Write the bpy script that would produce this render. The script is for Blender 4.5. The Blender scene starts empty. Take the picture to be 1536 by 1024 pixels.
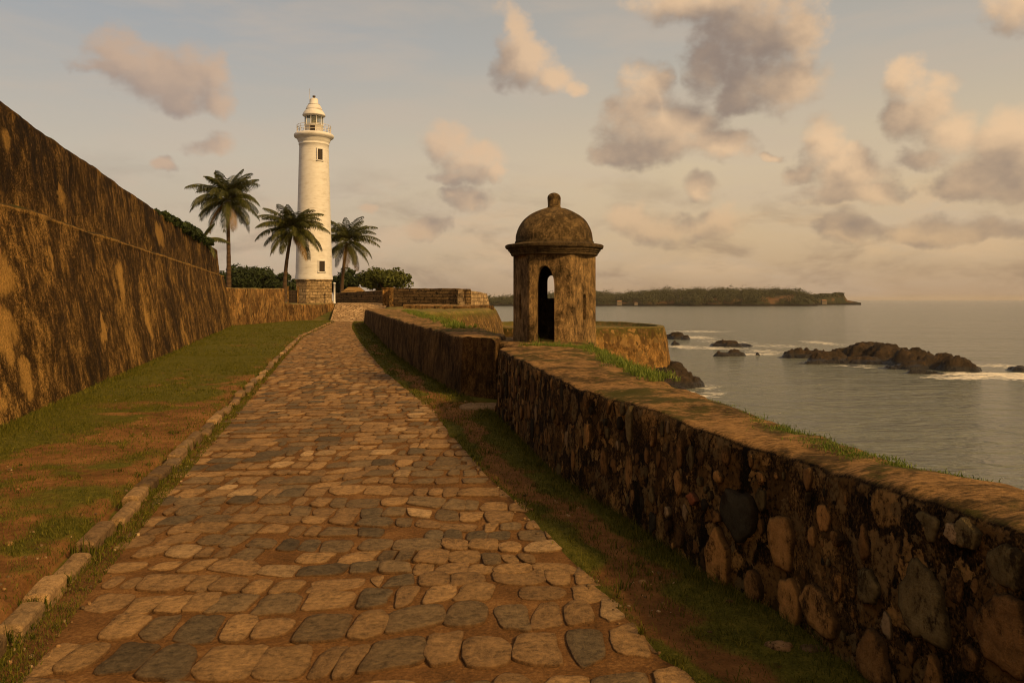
import bpy, math, random
import numpy as np
from mathutils import Vector
rad = math.radians
scene = bpy.context.scene
COL = scene.collection

# ------------------------------------------------------------------ camera
EYE = 2.0                                   # metres above the paving
FPX = 1536 * 28.0 / 36.0
cam_data = bpy.data.cameras.new('camera')
cam_data.lens = 28.0; cam_data.sensor_width = 36.0
cam_data.shift_y = -63.0 / 1536.0
cam_data.clip_start = 0.05; cam_data.clip_end = 60000
cam = bpy.data.objects.new('camera', cam_data)
cam.location = (0, 0, EYE); cam.rotation_euler = (rad(90), 0, 0)
COL.objects.link(cam); scene.camera = cam

SUN_AZ = 46.0      # degrees to the right of straight behind the camera
SUN_EL = 32.0
sd = bpy.data.lights.new('sun', 'SUN')
sd.energy = 4.2; sd.angle = rad(6.0); sd.color = (1.0, 0.62, 0.235)
sun = bpy.data.objects.new('sun', sd)
S = Vector((math.sin(rad(SUN_AZ)) * math.cos(rad(SUN_EL)), -math.cos(rad(SUN_AZ)) * math.cos(rad(SUN_EL)), math.sin(rad(SUN_EL))))
sun.rotation_euler = S.to_track_quat('Z', 'Y').to_euler()
COL.objects.link(sun)

scene.view_settings.view_transform = 'Standard'
scene.view_settings.look = 'None'
scene.view_settings.exposure = 0.0
scene.view_settings.gamma = 1.0
scene.cycles.use_denoising = True
scene.cycles.filter_width = 1.05
scene.cycles.max_bounces = 6
scene.cycles.diffuse_bounces = 3
scene.cycles.transparent_max_bounces = 12
scene.cycles.sample_clamp_indirect = 2.0
scene.cycles.volume_max_steps = 64


def at(px, py, Y):
    return ((px - 768.0) / FPX * Y, Y, EYE - (py - 449.0) / FPX * Y)


def lin(r, g, b):
    f = lambda c: ((c / 255.0 + 0.055) / 1.055) ** 2.4 if c > 10.3 else c / 255.0 / 12.92
    return (f(r), f(g), f(b), 1.0)


# ------------------------------------------------------------------ node helper
class NT:
    def __init__(s, tree):
        s.t = tree; s.L = tree.links

    def n(s, typ, **kw):
        nd = s.t.nodes.new(typ)
        for k, v in kw.items(): setattr(nd, k, v)
        return nd

    def put(s, sock, v):
        if v is None: return
        if isinstance(v, bpy.types.NodeSocket): s.L.new(v, sock)
        else:
            if hasattr(sock.default_value, '__len__') and not hasattr(v, '__len__'):
                v = (v,) * len(sock.default_value)
            if hasattr(sock.default_value, '__len__') and len(sock.default_value) == 4 and len(v) == 3:
                v = tuple(v) + (1.0,)
            sock.default_value = v

    def m(s, op, a, b=None, c=None, clamp=False):
        nd = s.n('ShaderNodeMath', operation=op, use_clamp=clamp)
        for i, v in enumerate((a, b, c)): s.put(nd.inputs[i], v)
        return nd.outputs[0]

    def vm(s, op, a, b=None, c=None):
        nd = s.n('ShaderNodeVectorMath', operation=op)
        for i, v in enumerate((a, b, c)): s.put(nd.inputs[i], v)
        return nd.outputs['Value'] if op in ('LENGTH', 'DOT_PRODUCT', 'DISTANCE') else nd.outputs[0]

    def noise(s, vec, scale, detail=4, rough=0.55, dist=0.0, color=False):
        nd = s.n('ShaderNodeTexNoise')
        s.put(nd.inputs['Vector'], vec); s.put(nd.inputs['Scale'], scale); s.put(nd.inputs['Detail'], detail)
        s.put(nd.inputs['Roughness'], rough); s.put(nd.inputs['Distortion'], dist)
        return nd.outputs['Color'] if color else nd.outputs[0]

    def vor(s, vec, scale, feature='F1', out='Distance', rnd=1.0):
        nd = s.n('ShaderNodeTexVoronoi', feature=feature)
        s.put(nd.inputs['Vector'], vec); s.put(nd.inputs['Scale'], scale); s.put(nd.inputs['Randomness'], rnd)
        return nd.outputs[out]

    def mix(s, fac, a, b, blend='MIX'):
        nd = s.n('ShaderNodeMix', data_type='RGBA', blend_type=blend)
        s.put(nd.inputs[0], fac); s.put(nd.inputs[6], a); s.put(nd.inputs[7], b)
        return nd.outputs[2]

    def mixf(s, fac, a, b):
        nd = s.n('ShaderNodeMix', data_type='FLOAT')
        s.put(nd.inputs[0], fac); s.put(nd.inputs[2], a); s.put(nd.inputs[3], b)
        return nd.outputs[0]

    def sm(s, v, lo, hi, a=0.0, b=1.0):
        nd = s.n('ShaderNodeMapRange', interpolation_type='SMOOTHSTEP')
        for i, x in enumerate((v, lo, hi, a, b)): s.put(nd.inputs[i], x)
        return nd.outputs[0]

    def ramp(s, fac, stops):
        nd = s.n('ShaderNodeValToRGB'); r = nd.color_ramp
        while len(r.elements) < len(stops): r.elements.new(0.5)
        for e, (p, c) in zip(r.elements, stops):
            e.position = p; e.color = tuple(c) if len(c) == 4 else tuple(c) + (1.0,)
        s.put(nd.inputs[0], fac)
        return nd.outputs[0]

    def sep(s, v):
        nd = s.n('ShaderNodeSeparateXYZ'); s.put(nd.inputs[0], v); return nd.outputs

    def comb(s, x, y, z):
        nd = s.n('ShaderNodeCombineXYZ')
        for i, v in enumerate((x, y, z)): s.put(nd.inputs[i], v)
        return nd.outputs[0]

    def scl(s, v, k):
        return s.vm('MULTIPLY', v, k)

    def obj(s): return s.n('ShaderNodeTexCoord').outputs['Object']
    def nz(s): return s.sep(s.n('ShaderNodeNewGeometry').outputs['Normal'])[2]

    def attr(s, name='col'):
        return s.n('ShaderNodeAttribute', attribute_name=name).outputs['Color']

    def bump(s, h, strength=0.5, dist=0.02, normal=None):
        nd = s.n('ShaderNodeBump')
        s.put(nd.inputs['Height'], h); s.put(nd.inputs['Strength'], strength); s.put(nd.inputs['Distance'], dist)
        if normal is not None: s.put(nd.inputs['Normal'], normal)
        return nd.outputs[0]


def material(name):
    m = bpy.data.materials.new(name); m.use_nodes = True
    k = NT(m.node_tree)
    b = m.node_tree.nodes['Principled BSDF']
    b.inputs['Specular IOR Level'].default_value = 0.25
    return m, k, b


def finish(k, b, col, rough=0.9, normal=None, spec=None):
    k.put(b.inputs['Base Color'], col); k.put(b.inputs['Roughness'], rough)
    if normal is not None: k.put(b.inputs['Normal'], normal)
    if spec is not None: k.put(b.inputs['Specular IOR Level'], spec)


# ------------------------------------------------------------------ sky
world = bpy.data.worlds.new('World'); scene.world = world
world.use_nodes = True
wt = world.node_tree; wt.nodes.clear()
k = NT(wt)
LOBES = [  # px, py, rx, ry of the cloud masses
    (180, 84, 46, 34), (235, 108, 62, 36), (300, 112, 50, 42), (328, 150, 28, 20), (270, 145, 40, 20), (145, 100, 30, 12), (335, 100, 22, 26),
    (768, 62, 28, 42), (785, 100, 42, 34), (830, 122, 36, 20), (865, 133, 22, 12),
    (966, 135, 34, 40), (955, 190, 52, 46), (1015, 190, 62, 44), (1075, 222, 46, 22), (925, 225, 34, 22), (985, 115, 20, 20), (1000, 226, 80, 20),
    (1060, 0, 100, 30), (1125, 50, 80, 62), (1200, 40, 36, 62), (1160, 125, 66, 42), (1060, 95, 46, 44), (1110, 150, 40, 22),
    (675, 212, 36, 30), (708, 242, 44, 28), (690, 264, 44, 12), (742, 262, 16, 10),
    (700, 298, 40, 20), (672, 290, 14, 10),
    (1232, 215, 34, 30), (1275, 250, 50, 36), (1240, 285, 50, 18), (1320, 288, 40, 16), (1200, 250, 22, 18), (1290, 225, 24, 20),
    (1352, 120, 30, 28), (1395, 165, 44, 36), (1430, 198, 38, 34), (1350, 170, 28, 26), (1390, 230, 30, 18),
    (1520, 215, 48, 40), (1470, 262, 50, 30), (1550, 265, 70, 40), (1440, 278, 36, 16), (1500, 285, 60, 14),
    (940, 325, 38, 26), (985, 345, 40, 22), (1048, 283, 30, 18), (1080, 335, 30, 24), (1020, 350, 70, 14),
    (1530, 12, 44, 34), (1150, 232, 20, 7), (1250, 335, 36, 20), (1290, 345, 40, 16), (1410, 340, 44, 20), (1360, 345, 34, 14), (1480, 335, 40, 16),
    (318, 212, 36, 16), (248, 243, 20, 9), (640, 345, 30, 14), (560, 320, 16, 8)
]


def angles(px, py):
    u, v = (px - 768) / FPX, (449 - py) / FPX
    a = math.atan(u); return a, math.atan(v * math.cos(a))


g = bpy.data.node_groups.new('cloud_field', 'ShaderNodeTree')
g.interface.new_socket('P', in_out='INPUT', socket_type='NodeSocketVector')
g.interface.new_socket('D', in_out='OUTPUT', socket_type='NodeSocketFloat')
g.interface.new_socket('B', in_out='OUTPUT', socket_type='NodeSocketFloat')
gk = NT(g); gi = g.nodes.new('NodeGroupInput'); go = g.nodes.new('NodeGroupOutput')
P = gi.outputs[0]
warp = gk.vm('SUBTRACT', gk.noise(P, 13.0, 5, 0.58, color=True), (0.5, 0.5, 0.5))
PW = gk.vm('MULTIPLY_ADD', warp, (0.075, 0.055, 0.0), P)
cur = None
for (px, py, rx, ry) in LOBES:
    a, e = angles(px, py)
    ra, re = rx * 1.22 / FPX, ry * 1.22 / FPX
    q = gk.vm('MULTIPLY_ADD', PW, (1 / ra, 1 / re, 0), (-a / ra, -e / re, 0))
    d = gk.vm('DOT_PRODUCT', q, q)
    cur = d if cur is None else gk.m('SMOOTH_MIN', cur, d, 0.45)
base = gk.m('SUBTRACT', 1.0, gk.m('MINIMUM', cur, 3.0))
PN = gk.scl(P, (1.0, 1.25, 1.0))
fb = gk.m('SUBTRACT', gk.noise(PN, 21.0, 10, 0.58, 0.1), 0.5)
fl = gk.m('SUBTRACT', gk.noise(PN, 17.0, 2.5, 0.55, 0.1), 0.5)
gk.L.new(gk.m('MULTIPLY_ADD', fb, 2.1, base), go.inputs[0])
gk.L.new(gk.m('MULTIPLY_ADD', fl, 1.3, base), go.inputs[1])

gen = k.n('ShaderNodeTexCoord').outputs['Generated']
sx = k.sep(gen)
A = k.m('ARCTAN2', sx[0], sx[1]); E = k.m('ARCSINE', sx[2])
P = k.comb(A, E, 0.0)


def field(vec):
    nd = wt.nodes.new('ShaderNodeGroup'); nd.node_tree = g
    wt.links.new(vec, nd.inputs[0]); return nd.outputs


F0 = field(P); F1 = field(k.vm('ADD', P, (0.020, 0.034, 0.0)))
D0 = F0[0]
alpha = k.sm(D0, -0.10, 0.98)
light = k.m('MULTIPLY_ADD', k.m('SUBTRACT', F0[1], F1[1]), 0.36, 0.40)
fine = k.noise(k.scl(P, (1, 1.4, 1)), 40.0, 7, 0.62)
light = k.m('ADD', light, k.m('MULTIPLY_ADD', fine, 0.34, -0.17))
aq, eq = angles(1075, 90)
shd = k.vm('MULTIPLY_ADD', P, (FPX / 120, FPX / 95, 0), (-aq * FPX / 120, -eq * FPX / 95, 0))
light = k.m('SUBTRACT', light, k.m('MULTIPLY', k.m('MAXIMUM', k.m('SUBTRACT', 1.0, k.vm('DOT_PRODUCT', shd, shd)), 0.0), 0.35))
light = k.sm(light, -0.02, 1.02)
warm = k.sm(A, -0.55, 0.30)
cl_dark = k.mix(warm, lin(158, 139, 127), lin(150, 129, 112))
cl_lit = k.mix(warm, lin(204, 172, 143), k.mix(k.sm(E, 0.04, 0.17), lin(212, 176, 134), lin(246, 206, 160)))
cloud = k.mix(light, cl_dark, cl_lit)
Es = k.m('MULTIPLY', E, 1.0 / 0.6, clamp=True)
skyL = k.ramp(Es, [(0.0, lin(184, 160, 136)), (0.12, lin(202, 181, 153)), (0.28, lin(203, 190, 169)), (0.52, lin(170, 172, 172)), (1.0, lin(146, 142, 136))])
skyR = k.ramp(Es, [(0.0, lin(190, 158, 126)), (0.12, lin(216, 185, 144)), (0.27, lin(222, 198, 160)), (0.50, lin(188, 181, 168)), (1.0, lin(152, 146, 138))])
veil = k.mix(warm, skyL, skyR)
streak = k.noise(k.scl(P, (2.2, 9.0, 1.0)), 2.0, 5, 0.55, 0.4)
veil = k.mix(k.sm(streak, 0.38, 0.70, 0.0, 0.42), veil, lin(210, 188, 164))
low = k.noise(k.scl(P, (1.0, 2.6, 1.0)), 9.0, 7, 0.58, 0.3)
lowmask = k.m('MULTIPLY', k.sm(low, 0.45, 0.72), k.sm(E, 0.20, 0.05))
low2 = k.noise(k.vm('ADD', k.scl(P, (1.0, 2.2, 1.0)), (3.1, 0.016, 0.0)), 8.0, 8, 0.6, 0.3)
lm2 = k.m('MULTIPLY', k.sm(low2, 0.46, 0.66), k.m('MULTIPLY', k.sm(E, 0.17, 0.10), k.sm(E, 0.015, 0.05)))
veil = k.mix(k.m('MULTIPLY', lm2, 0.6), veil, k.mix(warm, lin(212, 182, 156), lin(228, 190, 144)))
veil = k.mix(k.m('MULTIPLY', lowmask, 0.75), veil, k.mix(warm, lin(152, 132, 115), lin(164, 136, 109)))
total = k.mix(k.m('MULTIPLY', alpha, 0.93), veil, cloud)
glow = k.sm(k.vm('DOT_PRODUCT', gen, tuple(S)), 0.15, 1.0)  # warm sky glow around the unseen sun, added as golden fill light
total = k.mix(glow, total, (0.95, 0.58, 0.26))
below = k.sm(E, -0.02, -0.10)
total = k.mix(below, total, lin(110, 95, 78))
sky = k.n('ShaderNodeTexSky', sky_type='NISHITA')
sky.sun_disc = False; sky.sun_elevation = rad(SUN_EL); sky.sun_rotation = rad(180 - SUN_AZ)
sky.air_density = 1.0; sky.dust_density = 3.0; sky.ozone_density = 1.0
bg1 = k.n('ShaderNodeBackground'); k.put(bg1.inputs[0], sky.outputs[0]); bg1.inputs[1].default_value = 0.06
bg2 = k.n('ShaderNodeBackground'); k.put(bg2.inputs[0], total); bg2.inputs[1].default_value = 1.0
ms = k.n('ShaderNodeMixShader'); ms.inputs[0].default_value = 0.86
wt.links.new(bg1.outputs[0], ms.inputs[1]); wt.links.new(bg2.outputs[0], ms.inputs[2])
wo = k.n('ShaderNodeOutputWorld'); wt.links.new(ms.outputs[0], wo.inputs[0])
world.cycles.sampling_method = 'MANUAL'; world.cycles.sample_map_resolution = 512

# ------------------------------------------------------------------ numpy noise
RNG = np.random.default_rng(11)


def _hash(ix, iy, iz, seed):
    h = (ix.astype(np.int64) * 374761393 + iy.astype(np.int64) * 668265263 + iz.astype(np.int64) * 2147483647 + seed * 974634541) & 0xFFFFFFFF
    h = ((h ^ (h >> 13)) * 1274126177) & 0xFFFFFFFF
    h = ((h ^ (h >> 16)) * 2246822519) & 0xFFFFFFFF
    return ((h ^ (h >> 15)) & 0xFFFFFF) / float(0xFFFFFF)


def vnoise(p, seed=0):
    p = np.asarray(p, float); i = np.floor(p).astype(np.int64); f = p - i
    f = f * f * f * (f * (f * 6 - 15) + 10)
    r = 0
    for dx in (0, 1):
        wx = f[:, 0] if dx else 1 - f[:, 0]
        for dy in (0, 1):
            wy = f[:, 1] if dy else 1 - f[:, 1]
            for dz in (0, 1):
                wz = f[:, 2] if dz else 1 - f[:, 2]
                r = r + wx * wy * wz * _hash(i[:, 0] + dx, i[:, 1] + dy, i[:, 2] + dz, seed)
    return r


def fbm(p, scale=1.0, octv=4, seed=0, gain=0.5):
    p = np.asarray(p, float) * scale; r = 0; a = 1; t = 0
    for o in range(octv):
        r = r + a * vnoise(p, seed + o * 17); t += a; a *= gain; p = p * 2.03 + 11.7
    return r / t - 0.5


def jitter(p, amp, scale, octv=3, seed=0):
    return p + amp * 2 * np.stack([fbm(p, scale, octv, seed + c * 101) for c in range(3)], 1)


def fbm2(x, y, scale, octv=4, seed=0):
    return fbm(np.stack([np.ravel(x), np.ravel(y), np.zeros(np.size(x))], 1), scale, octv, seed)


# ------------------------------------------------------------------ mesh helper
class MB:
    def __init__(s): s.V = []; s.Q = []; s.T = []; s.C = []; s.qm = []; s.tm = []; s.n = 0

    def add(s, v, q=None, t=None, c=None, mi=0):
        v = np.asarray(v, float).reshape(-1, 3)
        if c is None: c = (0.5, 0.5, 0.5)
        c = np.asarray(c, float)
        if c.ndim == 1: c = np.tile(c, (len(v), 1))
        s.V.append(v); s.C.append(c)
        if q is not None and len(q):
            q = np.asarray(q, np.int64); s.Q.append(q + s.n); s.qm.append(np.full(len(q), mi))
        if t is not None and len(t):
            t = np.asarray(t, np.int64); s.T.append(t + s.n); s.tm.append(np.full(len(t), mi))
        s.n += len(v)

    def box(s, c, d, rz=0.0, col=None, mi=0, taper=1.0):
        x, y, z = np.array(d) / 2.0
        v = np.array([(-x, -y, -z), (x, -y, -z), (x, y, -z), (-x, y, -z), (-x * taper, -y * taper, z), (x * taper, -y * taper, z), (x * taper, y * taper, z), (-x * taper, y * taper, z)])
        ca, sa = math.cos(rz), math.sin(rz)
        v = np.stack([v[:, 0] * ca - v[:, 1] * sa, v[:, 0] * sa + v[:, 1] * ca, v[:, 2]], 1) + np.array(c)
        s.add(v, q=[(3, 2, 1, 0), (4, 5, 6, 7), (0, 1, 5, 4), (1, 2, 6, 5), (2, 3, 7, 6), (3, 0, 4, 7)], c=col, mi=mi)

    def tube(s, pts, r, seg=8, col=None, mi=0, cap=True):
        pts = np.asarray(pts, float); n = len(pts); r = np.broadcast_to(np.asarray(r, float), (n,))
        tan = np.gradient(pts, axis=0); tan /= np.linalg.norm(tan, axis=1)[:, None] + 1e-9
        ref = np.where(np.abs(tan[:, 2:3]) > 0.9, np.array([[1.0, 0, 0]]), np.array([[0, 0, 1.0]]))
        a = np.cross(tan, ref); a /= np.linalg.norm(a, axis=1)[:, None] + 1e-9
        b = np.cross(tan, a)
        th = np.linspace(0, 2 * np.pi, seg, endpoint=False)
        v = pts[:, None] + r[:, None, None] * (np.cos(th)[None, :, None] * a[:, None] + np.sin(th)[None, :, None] * b[:, None])
        q = gridq(n, seg, wrap_v=True)
        v = v.reshape(-1, 3); t = []
        if cap:
            v = np.vstack([v, pts[:1], pts[-1:]])
            for i in range(seg):
                j = (i + 1) % seg
                t += [(n * seg, j, i), (n * seg + 1, (n - 1) * seg + i, (n - 1) * seg + j)]
        s.add(v, q=q, t=t, c=col, mi=mi)

    def lathe(s, prof, c=(0, 0, 0), seg=48, col=None, mi=0, a0=0.0):
        prof = np.asarray(prof, float)
        th = np.linspace(0, 2 * np.pi, seg, endpoint=False) + a0
        v = np.stack([np.outer(prof[:, 0], np.cos(th)), np.outer(prof[:, 0], np.sin(th)), np.repeat(prof[:, 1:2], seg, 1)], 2).reshape(-1, 3) + np.array(c)
        s.add(v, q=gridq(len(prof), seg, wrap_v=True, flip=True), c=col, mi=mi)

    def build(s, name, mats, parent=None, smooth=True):
        me = bpy.data.meshes.new(name)
        V = np.vstack(s.V); C = np.vstack(s.C)
        Q = np.vstack(s.Q) if s.Q else np.zeros((0, 4), np.int64)
        T = np.vstack(s.T) if s.T else np.zeros((0, 3), np.int64)
        me.vertices.add(len(V)); me.vertices.foreach_set('co', V.astype(np.float32).ravel())
        nq, nt = len(Q), len(T)
        me.loops.add(nq * 4 + nt * 3); me.polygons.add(nq + nt)
        me.loops.foreach_set('vertex_index', np.concatenate([Q.ravel(), T.ravel()]).astype(np.int32))
        st = np.concatenate([np.arange(nq) * 4, nq * 4 + np.arange(nt) * 3]).astype(np.int32)
        me.polygons.foreach_set('loop_start', st)
        mi = np.concatenate((s.qm or [np.zeros(0)]) + (s.tm or [np.zeros(0)])).astype(np.int32)
        me.polygons.foreach_set('material_index', mi)
        me.polygons.foreach_set('use_smooth', np.full(nq + nt, smooth))
        at_ = me.color_attributes.new('col', 'FLOAT_COLOR', 'POINT')
        at_.data.foreach_set('color', np.hstack([C, np.ones((len(C), 1))]).astype(np.float32).ravel())
        me.update(calc_edges=True); me.validate()
        if not isinstance(mats, (list, tuple)): mats = [mats]
        for m in mats: me.materials.append(m)
        o = bpy.data.objects.new(name, me); COL.objects.link(o)
        if parent is not None: o.parent = parent
        return o


def gridq(nu, nv, wrap_v=False, wrap_u=False, flip=False):
    iu = np.arange(nu if wrap_u else nu - 1); iv = np.arange(nv if wrap_v else nv - 1)
    a, b = np.meshgrid(iu, iv, indexing='ij'); a2 = (a + 1) % nu; b2 = (b + 1) % nv
    q = np.stack([a * nv + b, a2 * nv + b, a2 * nv + b2, a * nv + b2], -1).reshape(-1, 4)
    return q[:, ::-1] if flip else q


def tag(o, label=None, cat=None, group=None, kind=None):
    if label: o['label'] = label
    if cat: o['category'] = cat
    if group: o['group'] = group
    if kind: o['kind'] = kind
    return o


def empty(name, loc=(0, 0, 0), rz=0.0):
    o = bpy.data.objects.new(name, None); o.location = loc; o.rotation_euler = (0, 0, rz); o.empty_display_size = 0.3
    COL.objects.link(o); return o


def lump(mb, c, tx, ty, nn, a, b, h, rng, seg=16, rings=4, power=2.6, rough=0.10, col=(0.3, 0.2, 0.1), mi=0, sink=0.02, tilt=0.0, quad=None, rim=None, poly=False):
    """an irregular flattened stone set in a surface with tangents tx, ty and normal nn"""
    c, tx, ty, nn = map(lambda q: np.asarray(q, float), (c, tx, ty, nn))
    th = np.linspace(0, 2 * np.pi, seg, endpoint=False)
    ph = rng.uniform(0, 6.28, 4)
    ca, sa = np.cos(th), np.sin(th)
    R = (np.abs(ca) ** power + np.abs(sa) ** power) ** (-1 / power)
    if poly:
        kn = rng.integers(6, 10); fa_ = (np.arange(kn) + rng.uniform(-.3, .3, kn)) / kn * 2 * np.pi + rng.uniform(0, 6.28); dk = rng.uniform(.78, 1.02, kn)
        cs_ = np.cos(th[:, None] - fa_[None]); R = np.min(np.where(cs_ > .15, dk[None] / np.maximum(cs_, .15), 9), 1); R = np.minimum(R, 1.25); rough = rough * .45
    if quad is not None:
        for _ in range(rng.integers(1, 4)):
            R = np.minimum(R, rng.uniform(.98, 1.28) / np.maximum(np.cos(th - rng.uniform(0, 6.28)), .3))
    R = R * (1 + rough * (0.7 * np.sin(2 * th + ph[0]) * 0.6 + 0.7 * np.sin(3 * th + ph[1]) + 0.5 * np.sin(5 * th + ph[2])) + rng.normal(0, rough * 0.30, seg))
    rr = (np.array([1.0, 0.985, 0.935, 0.62, 0.3]) if quad is not None else np.array([1.0, 0.98, 0.88, 0.62, 0.3]))[:rings + 1] if rings >= 4 else np.array([1.0, 0.95, 0.6])
    hh = (np.array([-sink, 0.62 * h, 0.97 * h, 1.02 * h, 1.0 * h]) if quad is not None else np.array([-sink, 0.45 * h, 0.86 * h, 0.97 * h, 1.0 * h]))[:len(rr)] if rings >= 4 else np.array([-sink, 0.7 * h, h])
    tl = rng.normal(0, tilt, 2)
    vs = []
    for r_, h_ in zip(rr, hh):
        x = R * ca * a * r_; y = R * sa * b * r_
        if quad is not None:
            uu, vv = x / a, y / b
            w4 = [(1 - uu) * (1 - vv) / 4, (1 + uu) * (1 - vv) / 4, (1 + uu) * (1 + vv) / 4, (1 - uu) * (1 + vv) / 4]
            x = sum(w_ * q_[0] for w_, q_ in zip(w4, quad)); y = sum(w_ * q_[1] for w_, q_ in zip(w4, quad))
        z = h_ + (x / a * tl[0] + y / b * tl[1]) * (h_ > 0) + (rng.normal(0, h * 0.05, seg) if h_ > 0 else 0)
        vs.append(c + x[:, None] * tx + y[:, None] * ty + z[:, None] * nn)
    mid_ = c + nn * h if quad is None else c + nn * h + tx * np.mean([q_[0] for q_ in quad]) + ty * np.mean([q_[1] for q_ in quad])
    v = np.vstack(vs + [mid_[None]])
    n = len(rr); q = gridq(n, seg, wrap_v=True, flip=True)
    t = [(n * seg, (n - 1) * seg + i, (n - 1) * seg + (i + 1) % seg) for i in range(seg)]
    if rim is not None:
        cr = np.array([0.0, 0.25, 0.8, 1.0, 1.0])[:n] if rings >= 4 else np.array([0.0, .6, 1.0])
        cc = np.repeat(np.asarray(rim)[None] * (1 - cr[:, None]) + np.asarray(col)[None] * cr[:, None], seg, 0)
        col = np.vstack([cc, np.asarray(col)[None]])
    mb.add(v, q=q, t=t, c=col, mi=mi)


# ------------------------------------------------------------------ plan lines (X as a function of Y)
def line(pts):
    p = np.array(sorted([(y, x) for x, y in pts]))
    return lambda y: np.interp(y, p[:, 0], p[:, 1])


kerbX = line([(-1.1, -3), (-2.0, 1), (-2.84, 4.42), (-3.06, 5.31), (-3.25, 6.1), (-3.73, 8.21), (-4.2, 10.4), (-4.86, 13.5), (-5.8, 17.8), (-7.95, 27.5), (-11.1, 41.9), (-15.8, 70.3), (-16.1, 73)])
pathR = line([(2.6, -3), (1.7, 1), (0.861, 4.42), (0.74, 4.82), (0.61, 5.47), (0.44, 6.18), (0.225, 7.09), (0.0, 7.94), (-0.33, 9.19), (-0.76, 11.1), (-1.40, 14.06), (-2.25, 17.3), (-3.4, 21.5), (-6.6, 35), (-11.2, 55.6), (-13.6, 68), (-14.4, 73)])
bigX = line([(-3.3, -4), (-7.72, 12), (-20.3, 58), (-21, 61)])
parX = line([(3.0, -3), (2.25, 2), (1.83, 4.2), (1.69, 4.96), (1.38, 5.75), (0.98, 7.38), (0.45, 9.19), (-0.29, 13.7), (-1.0, 16.4), (-2.54, 21.7), (-5.05, 32.3), (-11.6, 62.9), (-13, 73)])
pathL = lambda y: kerbX(y) + np.interp(y, [0, 6, 15, 30], [0.19, 0.17, 0.12, 0.07])

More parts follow.
